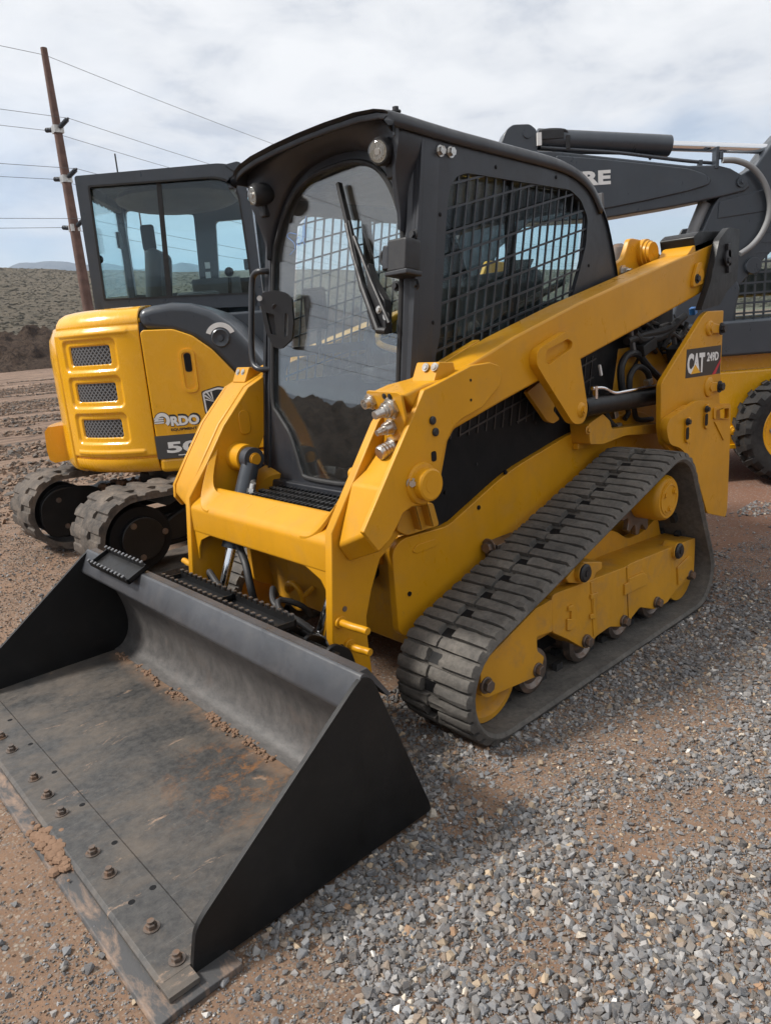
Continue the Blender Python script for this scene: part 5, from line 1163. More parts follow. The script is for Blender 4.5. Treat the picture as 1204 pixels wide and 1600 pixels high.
la = KB().prism([(a_l-.2, pz[0][1]-.01), (a_r, pz[0][1]-.01), (a_r, pz[1][1]), (a_l-.2, pz[1][1])], sy-.08, sy+.06).build('loader_arm', 'graphite', ss, bevel=.02, seg=3)
cg = KS(sy-.15, [(1150, 502), (1165, 430), (1200, 380), (1330, 372), (1340, 490)])
kc = KB().prism([(cg[0][0]-.25, cg[0][1]-.1), (cg[0][0]-.25, cg[1][1]), (cg[0][0], 1.98), (cg[3][0]+.2, 2.02), (cg[3][0]+.25, cg[0][1]-.1)], sy-.16, sy-.13, holes=[[(cg[0][0]-.12, cg[0][1]+.02), (cg[0][0]-.10, cg[1][1]), (cg[0][0]+.08, 1.90), (cg[3][0]+.1, 1.94), (cg[3][0]+.12, cg[0][1]+.02)]]).build('cab', 'graphite', ss, bevel=.01)
KB().box(((cg[0][0]+cg[3][0])/2+.22, sy-.70, 1.99), (cg[3][0]-cg[0][0]+.1, 1.15, .07)).build('cab_roof', 'graphite', kc, bevel=.02)
KB().prism([(cg[0][0]-.25, cg[0][1]-.1), (cg[0][0]-.25, cg[1][1]), (cg[0][0], 1.96), (cg[3][0]+.2, 2.0), (cg[3][0]+.25, cg[0][1]-.1)], sy-1.25, sy-1.22, holes=[[(cg[0][0]-.12, cg[0][1]+.02), (cg[0][0]-.10, cg[1][1]), (cg[0][0]+.08, 1.88), (cg[3][0]+.1, 1.90), (cg[3][0]+.12, cg[0][1]+.02)]]).build('far_wall', 'graphite', kc, bevel=.01)
b = KB(); o = [(cg[0][0]-.12, cg[0][1]+.02), (cg[0][0]-.10, cg[1][1]), (cg[0][0]+.08, 1.90), (cg[3][0]+.1, 1.94), (cg[3][0]+.12, cg[0][1]+.02)]; clip_bars(o, False, .07, .007, sy-.13, b); clip_bars(o, True, .07, .007, sy-.125, b); b.build('window_guard', 'graphite', kc, smooth=False)
KB().prism(o, sy-.16, sy-.155).build('side_glass', 'sideglass', kc)
b = KB(); b.box((cg[0][0]+.35, sy-.65, 1.45), (.5, .5, .2)); b.box((cg[0][0]+.15, sy-.65, 1.65), (.14, .45, .5)); b.build('seat', 'seat', kc, bevel=.04)
def wheel(ax_):
    c = Vector((ax_, wb-.02, .395)); b = KB(); Rr, hw = .372, .115; pr = [(-hw+.01, .24), (-hw, .30), (-hw, .34), (-hw+.03, .368), (0, Rr), (hw-.03, .368), (hw, .34), (hw+.004, .30), (hw-.012, .245)]
    n = 64; vs = []; fs = []
    for k in range(n):
        a = 2*math.pi*k/n; vs += [(c.x+r*math.cos(a), c.y+h, c.z+r*math.sin(a)) for h, r in pr]
    m = len(pr)
    for k in range(n):
        for i in range(m-1): fs.append((k*m+i, k*m+i+1, ((k+1) % n)*m+i+1, ((k+1) % n)*m+i))
    b.add(vs, fs); T_ = 20
    for k in range(T_):
        for sg in (1, -1):
            a = 2*math.pi*(k+(.5 if sg < 0 else 0))/T_; da = .075
            g = []
            for r_ in (.40, .36):
                for (h, aa) in ((-.01*sg, a+.10), (sg*hw*1.0, a), (sg*(hw+.006), a-da*1.5), (-.01*sg, a+.10-da*1.4)):
                    rr_ = r_-(.022 if abs(h) > .05 and r_ > .38 else 0); g.append((c.x+rr_*math.cos(aa), c.y+h, c.z+rr_*math.sin(aa)))
            g += [(c.x+.325*math.cos(a+q), c.y+sg*(hw+.006), c.z+.325*math.sin(a+q)) for q in (0, -da*1.5)]
            b.add(g, [(0, 1, 2, 3), (4, 7, 6, 5), (0, 4, 5, 1), (2, 6, 7, 3), (3, 7, 4, 0), (1, 8, 9, 2), (1, 5, 8), (2, 9, 6)])
    wh = b.build('wheel', 'rubberdark', ss, ang=35)
    b = KB(); b.cyl((c.x, c.y-.1, c.z), (c.x, c.y+hw-.02, c.z), 0, prof=[(0, .2), (.0, .245), (.20, .25), (.205, .24), (.185, .215), (.15, .20), (.14, .12), (.15, .09)], n=48); b.build('rim', 'deere', wh)
    b = KB()
    for k in range(8): a = 2*math.pi*k/8; b.bolt((c.x+.15*math.cos(a), c.y+.05, c.z+.15*math.sin(a)), (0, 1, 0), .014, .014)
    b.build('wheel_bolt', 'steel', wh)
wheel(wc[0]); wheel(wc[0]+1.15)

# ================================================================== ground, gravel, hills, pole and wires
def vnoise(x, y, seed=0):
    xi = np.floor(x).astype(np.int64); yi = np.floor(y).astype(np.int64); fx = x-xi; fy = y-yi
    fx = fx*fx*(3-2*fx); fy = fy*fy*(3-2*fy)
    def h(a, b): 
        n = (a*374761393+b*668265263+seed*974634777) & 0xffffffff; n = ((n ^ (n >> 13))*1274126177) & 0xffffffff; return ((n ^ (n >> 16)) & 0xffff)/65535.
    return (h(xi, yi)*(1-fx)+h(xi+1, yi)*fx)*(1-fy)+(h(xi, yi+1)*(1-fx)+h(xi+1, yi+1)*fx)*fy
def fbm(x, y, o=4, seed=0):
    s = 0; a = .5; t = 0
    for i in range(o): s = s+a*vnoise(x*2**i, y*2**i, seed+i); t += a; a *= .5
    return s/t
def gheight(x, y):
    r = np.hypot(x-1, y)
    z = -.012+.035*(fbm(x*1.3, y*1.3, 4, 3)-.5)*np.clip(r/2.0, .25, 1)+.012*(fbm(x*7, y*7, 3, 9)-.5)
    # ruts left by machines on the yard behind the excavator
    far = np.clip((r-7)/6, 0, 1)*np.clip((70-r)/30, 0, 1); u = x*.85+y*-.5
    z = z+far*(.10*(fbm(x*.18-y*.12, (x*.5+y*.85)*1.2, 5, 21)-.5)+.22*(fbm(x*.07, y*.07, 3, 5)-.5))
    t = np.clip((r-18)/40, 0, 1); return z+.65*t*t*(3-2*t)
def heightfield(name, X, Y, Z, mat, kind='structure', sm=True):
    n, m = X.shape; me = bpy.data.meshes.new(name); v = np.stack([X, Y, Z], -1).reshape(-1, 3)
    i, j = np.meshgrid(np.arange(n-1), np.arange(m-1), indexing='ij'); a = (i*m+j).ravel(); f = np.stack([a, a+m, a+m+1, a+1], -1)
    me.vertices.add(len(v)); me.vertices.foreach_set('co', v.ravel()); me.loops.add(f.size); me.loops.foreach_set('vertex_index', f.ravel().astype(np.int32)); me.polygons.add(len(f)); me.polygons.foreach_set('loop_start', np.arange(0, f.size, 4, dtype=np.int32)); me.update(); me.validate()
    me.polygons.foreach_set('use_smooth', np.full(len(f), sm)); me.materials.append(mat)
    o = bpy.data.objects.new(name, me); COL.objects.link(o)
    if kind: o['kind'] = kind
    return o
def ground_mat():
    m, nt, o = nmat('yard_dirt'); mp = coords(nt)
    big = noise(nt, mp, .55, 6, .62, .3); mid = noise(nt, mp, 3.2, 8, .7); fine = noise(nt, mp, 42, 8, .75)
    c = mixc(nt, (ramp(nt, big, 'Fac', [(.35, 0), (.65, 1)]), 0), (.22, .135, .086), (.16, .104, .072))
    c = mixc(nt, (ramp(nt, mid, 'Fac', [(.40, 0), (.68, .8)]), 0), c, (.26, .16, .103))
    c = mixc(nt, (ramp(nt, fine, 'Fac', [(.42, 0), (.7, .6)]), 0), c, (.15, .105, .078))
    # damp reddish earth at the far side of the loader
    g = nt.nodes.new('ShaderNodeNewGeometry'); vd_ = N(nt, 'VectorMath', _operation='DISTANCE'); L(nt, g, 'Position', vd_, 0); vd_.inputs[1].default_value = (-3.1, 1.2, 0)
    z_ = ramp(nt, vd_, 'Value', [(.0, 1), (1, 0)]); mr = N(nt, 'MapRange'); L(nt, vd_, 'Value', mr, 0); mr.inputs[1].default_value = 1.0; mr.inputs[2].default_value = 3.4; mr.inputs[3].default_value = .85; mr.inputs[4].default_value = 0
    c = mixc(nt, (mr, 0), c, (.175, .085, .055))
    # fine crushed stone mixed into the dirt: two sizes of cells
    for sc, lo, amt in ((150, .38, .75), (75, .52, .85)):
        vo = N(nt, 'TexVoronoi', Scale=sc); L(nt, mp, 0, vo, 0); hs_ = N(nt, 'SeparateColor'); L(nt, vo, 'Color', hs_, 0)
        pick = ramp(nt, hs_, 0, [(lo, 0), (lo+.02, amt)]); st_ = ramp(nt, hs_, 1, [(0, (.10, .105, .11)), (.4, (.19, .19, .19)), (.7, (.28, .23, .17)), (1, (.40, .37, .33))])
        near = ramp(nt, vo, 'Distance', [(.3, 1), (.55, 0)]); mm = nt.nodes.new('ShaderNodeMath'); mm.operation = 'MULTIPLY'; L(nt, pick, 0, mm, 0); L(nt, near, 0, mm, 1)
        msk = ramp(nt, mid, 'Fac', [(.36, 1), (.62, .25)]); m2 = nt.nodes.new('ShaderNodeMath'); m2.operation = 'MULTIPLY'; L(nt, mm, 0, m2, 0); L(nt, msk, 0, m2, 1)
        c = mixc(nt, (m2, 0), c, (st_, 0)); last = m2
    ad = nt.nodes.new('ShaderNodeMath'); ad.operation = 'MULTIPLY_ADD'; L(nt, last, 0, ad, 0); ad.inputs[1].default_value = .5; L(nt, fine, 'Fac', ad, 2)
    # wheel-rutted field farther off: long streaks
    stv = noise(nt, coords(nt, (.22, .75, 1), (0, 0, R(-32))), 1.7, 11, .78, 2.4); far = N(nt, 'MapRange'); vd2 = N(nt, 'VectorMath', _operation='DISTANCE'); L(nt, g, 'Position', vd2, 0); vd2.inputs[1].default_value = (1, 0, 0); L(nt, vd2, 'Value', far, 0); far.inputs[1].default_value = 6; far.inputs[2].default_value = 11
    sr = ramp(nt, stv, 'Fac', [(.38, (.055, .043, .036)), (.47, (.17, .113, .082)), (.60, (.30, .21, .155))])
    c = mixc(nt, (far, 0), c, (sr, 0))
    # greener scrub past the yard
    fr2 = N(nt, 'MapRange'); L(nt, vd2, 'Value', fr2, 0); fr2.inputs[1].default_value = 62; fr2.inputs[2].default_value = 75
    c = mixc(nt, (fr2, 0), c, (.13, .12, .08))
    fm = nt.nodes.new('ShaderNodeMath'); fm.operation = 'MULTIPLY'; L(nt, stv, 'Fac', fm, 0); L(nt, far, 0, fm, 1); fa = nt.nodes.new('ShaderNodeMath'); fa.operation = 'MULTIPLY_ADD'; L(nt, fm, 0, fa, 0); fa.inputs[1].default_value = 14; L(nt, ad, 0, fa, 2)
    finish(nt, o, c, .92, 0, (fa, 0), .6, .012, 0, .25); return m
u = np.linspace(-1, 1, 341); bb = 8.3; aa = 2600/np.sinh(bb); gx = 1.0+aa*np.sinh(bb*u); gy = .9+aa*np.sinh(bb*u)
X, Y = np.meshgrid(gx, gy, indexing='ij'); heightfield('ground', X, Y, gheight(X, Y), ground_mat())

# ---- loose gravel: one mass nobody could count
def hull_proto(k, flat):
    r = np.random.default_rng(k); bm = bmesh.new()
    for _ in range(10):
        p = r.normal(size=3); p /= np.linalg.norm(p); bm.verts.new(tuple(p*np.array([1, r.uniform(.7, .95), flat])*r.uniform(.85, 1.05)))
    q = bmesh.ops.convex_hull(bm, input=bm.verts); bmesh.ops.delete(bm, geom=[g for g in q['geom_interior'] if isinstance(g, bmesh.types.BMVert)], context='VERTS')
    bmesh.ops.triangulate(bm, faces=bm.faces); bm.verts.ensure_lookup_table(); bm.verts.index_update()
    v = np.array([tuple(x.co) for x in bm.verts]); f = np.array([[x.index for x in y.verts] for y in bm.faces]); bm.free(); return v, f
protos = [hull_proto(k, fl) for k, fl in zip(range(14), [.45, .5, .55, .6, .65, .7, .75, .8, .5, .6, .7, .55, .65, .45])]
def in_view(x, y, mg):
    d = np.stack([x-CAM.x, y-CAM.y, np.full_like(x, -CAM.z)], -1); dep = d @ np.array(fw); h = (d @ np.array(rt))/dep*F; v = -(d @ np.array(up))/dep*F
    return (dep > .3) & (np.abs(h) < 602+mg) & (v < 800+mg) & (v > -500)
def gmask(x, y):
    """how thickly the stones lie: the swept dirt in front of the bucket and two bare patches stay thin"""
    n = fbm(x*1.1+3, y*1.1, 4, 40); m = np.clip((n-.30)/.16, .12, 1)
    front = np.clip((2.02-x+.25*(n-.5))/.25, 0, 1); m = m*np.where(y < 1.25, np.maximum(front, .05), 1)
    def seg(ax, ay, bx, by, w):
        t = np.clip(((x-ax)*(bx-ax)+(y-ay)*(by-ay))/((bx-ax)**2+(by-ay)**2), 0, 1); d = np.hypot(x-ax-t*(bx-ax), y-ay-t*(by-ay))+.22*(fbm(x*3, y*3, 3, 50)-.5)
        return 1-.86*np.exp(-(d/w)**4)
    m = m*seg(1.05, .92, .15, 1.30, .17)*seg(.95, 1.32, .70, 1.48, .10)*seg(1.95, .98, 1.80, 1.10, .13)*seg(-.2, 1.45, -1.5, 1.6, .26)*seg(-1.9, .8, -4, 1.5, .9)
    left = (y < -.6) & (x > .9); m = np.where(left, .25, m)
    return m
def scatter(n, x0, x1, y0, y1, smin, smax, power, mul, least=0.):
    x = rng.uniform(x0, x1, n); y = rng.uniform(y0, y1, n); k = in_view(x, y, 430) & (rng.random(n) < np.minimum(1, np.maximum(gmask(x, y)*mul, least)))
    # nothing inside the tracks' footprint or under the bucket
    k &= ~((np.abs(x-.1) < .8) & (np.abs(np.abs(y)-.68) < .14)) & ~((x > 1.24) & (x < 2.03) & (np.abs(y) < .90))
    x, y = x[k], y[k]; s = smin+(smax-smin)*rng.random(len(x))**power; return x, y, s
parts = [scatter(165000, -2.6, 2.9, .3, 3.6, .0048, .0155, 2.3, 1.5), scatter(7000, 1.0, 2.2, .6, 2.4, .010, .019, 1.8, 1.0), scatter(300000, -1.8, 2.3, .6, 3.2, .0018, .0050, 1.3, 1.6, .45), scatter(16000, -6, 1.2, .9, 4.5, .006, .018, 2.2, .9), scatter(16000, .6, 3.2, -4.2, -.85, .005, .016, 2.4, 1.0), scatter(4000, 1.9, 2.9, -.6, 1.9, .003, .014, 3., 3.5)]
gxs = np.concatenate([p[0] for p in parts]); gys = np.concatenate([p[1] for p in parts]); gs = np.concatenate([p[2] for p in parts])
gz = gheight(gxs, gys); nst = len(gxs); which = rng.integers(0, len(protos), nst); yaw = rng.uniform(0, 2*np.pi, nst); tx = rng.normal(0, .35, nst); ty = rng.normal(0, .35, nst)
# crumbs of earth and half-buried fines
dk = scatter(90000, -1.0, 2.9, -.2, 3.2, .0018, .0062, 2.6, 9.); dl = scatter(30000, .6, 3.2, -4.2, -.85, .003, .008, 2., 9.)
kd_ = rng.random(len(dk[0])) > .9*gmask(dk[0], dk[1]); dk = tuple(a[kd_] for a in dk)
nst0 = len(gxs)
cx0 = rng.uniform(-14, 3, 240000); cy0 = rng.uniform(-34, -4.2, 240000); rr_ = cx0*.85-cy0*.53; qq_ = cx0*.53+cy0*.85
kk_ = in_view(cx0, cy0, 330) & (fbm(rr_*.25, qq_*1.3, 4, 61) > .50); cx0, cy0 = cx0[kk_], cy0[kk_]; dl = tuple(np.concatenate([a, b]) for a, b in zip(dl, (cx0, cy0, .008+.055*rng.random(len(cx0))**3.5)))
gxs = np.concatenate([gxs, dk[0], dl[0]]); gys = np.concatenate([gys, dk[1], dl[1]]); gs = np.concatenate([gs, dk[2], dl[2]]); gz = gheight(gxs, gys); nst = len(gxs)
which = rng.integers(0, len(protos), nst); yaw = rng.uniform(0, 2*np.pi, nst); tx = rng.normal(0, .35, nst); ty = rng.normal(0, .35, nst)
pal = np.array([(.118, .126, .138), (.16, .167, .177), (.21, .214, .22), (.088, .093, .101), (.25, .245, .24), (.145, .135, .125), (.33, .255, .175), (.47, .42, .35), (.36, .22, .13), (.24, .19, .15), (.55, .53, .50)])
pw = np.array([20, 22, 14, 12, 10, 8, 4, 1.6, 1.0, 6, .8]); pw = pw/pw.sum()
VV = []; FF = []; CC = []; off = 0
for k, (pv, pf) in enumerate(protos):
    idx = np.where(which == k)[0]; c, s_ = np.cos(yaw[idx]), np.sin(yaw[idx]); cx_, sx_ = np.cos(tx[idx]), np.sin(tx[idx]); cy_, sy_ = np.cos(ty[idx]), np.sin(ty[idx])
    P = pv[None]*gs[idx][:, None, None]; x, y, z = P[..., 0], P[..., 1], P[..., 2]
    y, z = y*cx_[:, None]-z*sx_[:, None], y*sx_[:, None]+z*cx_[:, None]; x, z = x*cy_[:, None]+z*sy_[:, None], -x*sy_[:, None]+z*cy_[:, None]; x, y = x*c[:, None]-y*s_[:, None], x*s_[:, None]+y*c[:, None]
    lift = gz[idx]+gs[idx]*rng.uniform(.05, .5, len(idx)); Q = np.stack([x+gxs[idx][:, None], y+gys[idx][:, None], z+lift[:, None]], -1)
    VV.append(Q.reshape(-1, 3)); nv = len(pv); FF.append((pf[None]+(np.arange(len(idx))*nv)[:, None, None]+off).reshape(-1, 3)); off += nv*len(idx)
    epal = np.array([(.18, .113, .076), (.22, .142, .095), (.12, .08, .058), (.15, .118, .096), (.11, .105, .10)])
    col = pal[rng.choice(len(pal), len(idx), p=pw)]*rng.uniform(.7, 1.5, (len(idx), 1)); col = np.where((idx >= nst0)[:, None], epal[rng.integers(0, 5, len(idx))]*rng.uniform(.8, 1.2, (len(idx), 1)), col); CC.append(np.repeat(np.concatenate([col, np.ones((len(idx), 1))], -1)[:, None], nv, 1).reshape(-1, 4))
VV = np.concatenate(VV); FF = np.concatenate(FF).astype(np.int32); CC = np.concatenate(CC)
me = bpy.data.meshes.new('gravel'); me.vertices.add(len(VV)); me.vertices.foreach_set('co', VV.astype(np.float32).ravel()); me.loops.add(FF.size); me.loops.foreach_set('vertex_index', FF.ravel()); me.polygons.add(len(FF)); me.polygons.foreach_set('loop_start', np.arange(0, FF.size, 3, dtype=np.int32)); me.update(); me.validate()
at_ = me.color_attributes.new('stone', 'FLOAT_COLOR', 'POINT'); at_.data.foreach_set('color', CC.astype(np.float32).ravel())
gm_, nt, o_ = nmat('crushed_stone'); va = nt.nodes.new('ShaderNodeVertexColor'); va.layer_name = 'stone'
sp1 = noise(nt, coords(nt), 260, 4, .7); cc_ = mixc(nt, (ramp(nt, sp1, 'Fac', [(.35, 0), (.7, .35)]), 0), (va, 0), (.30, .26, .22)); dd = noise(nt, coords(nt), 25, 5, .7); cc_ = mixc(nt, (ramp(nt, dd, 'Fac', [(.46, 0), (.76, .5)]), 0), cc_, (.21, .155, .115)); finish(nt, o_, cc_, .85, 0, (sp1, 0), .5, .002, 0, .2)
me.polygons.foreach_set('use_smooth', np.zeros(len(FF), bool)); me.materials.append(gm_); go = bpy.data.objects.new('gravel', me); COL.objects.link(go); go['kind'] = 'stuff'

# ---- hills round the yard, mountains, heaps of spoil
def scrub(name, a, b, c, sc):
    m, nt, o = nmat(name); mp = coords(nt); n = noise(nt, mp, sc, 9, .7); n2 = noise(nt, mp, sc*6, 9, .85); n3 = noise(nt, mp, sc*.25, 4, .5)
    cl = mixc(nt, (ramp(nt, n, 'Fac', [(.36, 0), (.64, 1)]), 0), a, b); cl = mixc(nt, (ramp(nt, n2, 'Fac', [(.49, 0), (.56, .9)]), 0), cl, c); cl = mixc(nt, (ramp(nt, n3, 'Fac', [(.4, 0), (.65, .5)]), 0), cl, tuple(x*.7 for x in a))
    finish(nt, o, cl, .95, 0, (n2, 0), .9, 1.2, 0, .1); return m
def rel(px): return math.atan2((px-602)/F, 1)      # angle right of the viewing axis
def azw(a): d = fw.xy.normalized(); c, s = math.cos(-a), math.sin(-a); return Vector((d.x*c-d.y*s, d.x*s+d.y*c))
def ring(name, r0, r1, elev, mat, nr, na, seed, amp, a0=-math.pi, a1=math.pi, plateau=.25):
    A = np.linspace(a0, a1, na); T_ = np.linspace(0, 1, nr); d = np.array([tuple(azw(a)) for a in A]); rr = r0+(r1-r0)*T_
    X = CAM.x+d[:, 0][None]*rr[:, None]; Y = CAM.y+d[:, 1][None]*rr[:, None]; e = np.array([elev(a) for a in A]); pk = 1-plateau
    prof_ = np.where(T_ < pk, np.sin(np.clip(T_/pk, 0, 1)*np.pi/2)**1.15, 1-.35*((T_-pk)/plateau)**2)
    H = np.tan(e)[None]*(r0+(r1-r0)*pk)+CAM.z; Z = -1+(H+1)*prof_[:, None]*(1+amp*(fbm(X/(r1*.06), Y/(r1*.06), 5, seed)-.5)*np.minimum(1, T_*3)[:, None])
    o = heightfield(name, X, Y, Z, mat); o_rings[name] = (X, Y, Z); return o
o_rings = {}
def interp(tab):
    xs = [rel(t[0]) for t in tab]; ys = [t[1] for t in tab]; return lambda a: float(np.interp(a, xs, ys))
deg = math.pi/180
ring('hill', 78, 290, interp([(-3000, 4.2*deg), (-400, 5.5*deg), (0, 5.6*deg), (130, 5.3*deg), (345, 4.8*deg), (500, 4.45*deg), (760, 3.6*deg), (1000, 2.6*deg), (1600, 2.4*deg), (5000, 2.5*deg)]), scrub('sagebrush_slope', (.180, .150, .110), (.225, .190, .145), (.10, .092, .068), .12), 60, 400, 60, .10)
mt_tab = [(-3000, 5*deg), (-500, 5.2*deg), (-150, 5.6*deg), (0, 5.75*deg), (38, 5.85*deg), (62, 5.6*deg), (100, 6.1*deg), (125, 6.25*deg), (170, 6.2*deg), (230, 5.7*deg), (280, 5.45*deg), (330, 5.7*deg), (390, 5.2*deg), (600, 4.3*deg), (1000, 2.8*deg), (3000, 2.6*deg)]
mt0 = interp(mt_tab)
ring('mountains', 1900, 2450, lambda a: mt0(a)+.12*deg*math.sin(a*90)*math.sin(a*37+1), scrub('distant_mountain', (.10, .11, .11), (.13, .135, .13), (.07, .08, .075), .004), 30, 700, 70, .12)
# sagebrush on the near slope: a mass of low bushes
hx_, hy_, hz_ = o_rings['hill']; na_ = hx_.shape[1]; c0_ = na_//2; SB = 30000
jj = rng.integers(int(c0_-.115*na_), int(c0_+.10*na_), SB); ii = (rng.random(SB)**1.4*(hx_.shape[0]*.78)).astype(int); fa, fb = rng.random(SB), rng.random(SB)
def bl(A): return (A[ii, jj]*(1-fa)+A[ii+1, jj]*fa)*(1-fb)+(A[ii, jj+1]*(1-fa)+A[ii+1, jj+1]*fa)*fb
bx_, by_, bz_ = bl(hx_), bl(hy_), bl(hz_); keep = fbm(bx_*.03, by_*.03, 4, 77) > .42; bx_, by_, bz_ = bx_[keep], by_[keep], bz_[keep]; nb_ = len(bx_)
pv_, pf_ = hull_proto(55, .62); sz_ = rng.uniform(.12, .36, nb_)*(1+.8*rng.random(nb_)**5); yw = rng.uniform(0, 6.28, nb_); P_ = pv_[None]*sz_[:, None, None]
Q_ = np.stack([P_[..., 0]*np.cos(yw)[:, None]-P_[..., 1]*np.sin(yw)[:, None]+bx_[:, None], P_[..., 0]*np.sin(yw)[:, None]+P_[..., 1]*np.cos(yw)[:, None]+by_[:, None], P_[..., 2]*.6+bz_[:, None]+.03], -1).reshape(-1, 3)
F_ = (pf_[None]+(np.arange(nb_)*len(pv_))[:, None, None]).reshape(-1, 3).astype(np.int32); me = bpy.data.meshes.new('sagebrush'); me.vertices.add(len(Q_)); me.vertices.foreach_set('co', Q_.astype(np.float32).ravel()); me.loops.add(F_.size); me.loops.foreach_set('vertex_index', F_.ravel()); me.polygons.add(len(F_)); me.polygons.foreach_set('loop_start', np.arange(0, F_.size, 3, dtype=np.int32)); me.update(); me.validate(); me.materials.append(scrub('sagebrush_leaf', (.165, .145, .105), (.205, .178, .135), (.12, .112, .08), .3)); so2 = bpy.data.objects.new('sagebrush', me); COL.objects.link(so2); so2['kind'] = 'stuff'
spoil = scrub('dug_spoil', (.125, .088, .066), (.20, .142, .105), (.055, .042, .034), .8)
def heap(name, c, along, across, h, seed, n=150, m=90, kind='structure', dirv=None):
    d = dirv or Vector((1, 0)); e = Vector((-d.y, d.x)); U_ = np.linspace(-1, 1, n); V_ = np.linspace(-1, 1, m); uu_, v_ = np.meshgrid(U_, V_, indexing='ij')
    X = c[0]+d.x*uu_*along+e.x*v_*across; Y = c[1]+d.y*uu_*along+e.y*v_*across; sh_ = np.clip(1-np.abs(v_)**1.6, 0, 1)*np.clip((1-np.abs(uu_)**4), 0, 1)
    Z = gheight(X, Y)-.15+h*sh_*(.55+.9*fbm(X*.22, Y*.22, 3, seed))*1.0+h*.30*(fbm(X*1.1, Y*1.1, 4, seed+7)-.5)*np.minimum(1, sh_*4)+1.6*(np.maximum(0, fbm(X*2.0, Y*2.0, 3, seed+3)-.5))*np.minimum(1, sh_*4)
    return heightfield(name, X, Y, Z, spoil, kind)
ad_ = azw(rel(30)); cc0 = CAM.xy+ad_*57; heap('dirt_berm', cc0, 46, 6, 2.35, 80, 420, 90, dirv=Vector((-ad_.y, ad_.x)))
ad_ = Vector((math.cos(R(-51)), math.sin(R(-51)))); heap('dirt_mound', Vector((.8, 0))+ad_*27, 15, 8, 3.4, 90, dirv=Vector((-ad_.y, ad_.x)))
# pale broken slabs lying on the berm
for px, py, s, a, lb in ((63, 551, .75, .6, 'pale tan slab lying tilted on the face of the dirt berm'), (1, 556, .6, 1.3, 'orange tan block sticking out of the dirt berm at the left edge')):
    r_ = ray(px, py); dd_ = 54/r_.dot(fw); c = CAM+r_*dd_
    b = MB(); b.prism(rounded([(-.9*s, -.3*s), (.8*s, -.38*s), (1.0*s, .25*s), (-.7*s, .33*s)], .12), -.25, .25, fr=(c, (rt*math.cos(a)-up*math.sin(a)), (rt*math.sin(a)+up*math.cos(a)), fw)); o = b.build('stone_slab', paint('tan_stone', (.36, .24, .17), .9, .2, .3), None, bevel=.05)
    tag(o, lb, 'stone slab')

# ---- utility pole with its stand-off arms, and the wires
pd_ = 25.; dirp = ray(148, 540); pc0 = CAM+dirp*(pd_/dirp.dot(fw)); px_, py_ = pc0.x, pc0.y
def zat(px, py): r_ = ray(px, py); return CAM.z+r_.z*(((Vector((px_, py_))-CAM.xy).length)/r_.xy.length)
ztop = zat(70, 75)
pole = thing('utility_pole', 'tall rust brown utility pole with angled stand-off arms carrying the wires', 'utility pole', (px_, py_, 0))
b = MB(); b.cyl((px_, py_, -.3), (px_, py_, ztop), 0, prof=[(0, .19), (3, .18), (7, .15), (ztop, .105), (ztop+.3, .10)], n=24); b.build('shaft', 'wood', pole)
wd_lat = Vector((fw.y, -fw.x, 0)).normalized(); wd_f = Vector((fw.x, fw.y, 0)).normalized(); wdir = (wd_lat*.53+wd_f*.85).normalized(); wside = Vector((wdir.y, -wdir.x, 0))
att = [('top', 0, ztop-.25)]
for k, (yl, yr) in enumerate(((203, 190), (280, 268), (352, 350))):
    zz = (zat(95, yl)+zat(95, yr))/2
    for sgn, nm in ((-1, 'left'), (1, 'right')):
        b = MB(); p0 = Vector((px_, py_, zz-.12)); p1 = p0+wside*(sgn*.62)+Vector((0, 0, .22 if sgn > 0 else .10)); b.tube([p0, p1], [.05, .035], 8); arm_ = b.build('standoff_arm', 'graphite', pole)
        b = MB(); ax_ = (p1-p0).normalized()
        for j in range(5): b.cyl(p0+ax_*(.22+.08*j), p0+ax_*(.25+.08*j), .075, n=12)
        b.build('insulator', 'graphite', arm_)
        b = MB(); b.box(p0, (.3, .3, .22)); b.build('bracket', 'steel', arm_) if sgn > 0 else None
        att.append((k, sgn, p1))
def wire(p, label):
    pts = []
    for k in range(-18, 19):
        t = k/18*70; f = (abs(t) % 70)/70; sag = 4*1.5*f*(1-f); pts.append(p+wdir*t-Vector((0, 0, sag)))
    o = MB().tube(pts, .008, 6).build('overhead_wire', 'wire', None); tag(o, label, 'wire', 'overhead wires on the utility pole')
wire(Vector((px_, py_, ztop-.2)), 'topmost thin overhead wire, fixed to the very tip of the pole')
nm_ = {0: 'upper', 1: 'middle', 2: 'lowest'}; 
for k, sgn, p in att[1:]: wire(p, f'overhead wire on the {"long raised" if sgn > 0 else "short level"} stand-off arm of the {nm_[k]} pair of arms')
r_ = ray(231, 421); fp = CAM+r_*(85/r_.dot(fw)); z1_ = CAM.z+ray(226, 333).z*((fp.xy-CAM.xy).length/ray(226, 333).xy.length)
o = MB().cyl((fp.x, fp.y, 0), (fp.x, fp.y, z1_+.8), .14, .09, n=10).build('distant_pole', 'wood', None); tag(o, 'thin far-off pole seen through the excavator cab windows', 'utility pole')

# ---- the air: far things fade towards pale blue
hz_m, nt, o_ = nmat('pale_air'); pv = nt.nodes.new('ShaderNodeVolumePrincipled'); pv.inputs['Color'].default_value = (.62, .76, 1, 1); pv.inputs['Density'].default_value = .00030; pv.inputs['Anisotropy'].default_value = .2
nt.links.new(pv.outputs[0], o_.inputs['Volume'])
hz = MB().box((0, 0, 198), (5600, 5600, 404)).build('haze', hz_m, None, smooth=False); hz['kind'] = 'stuff'

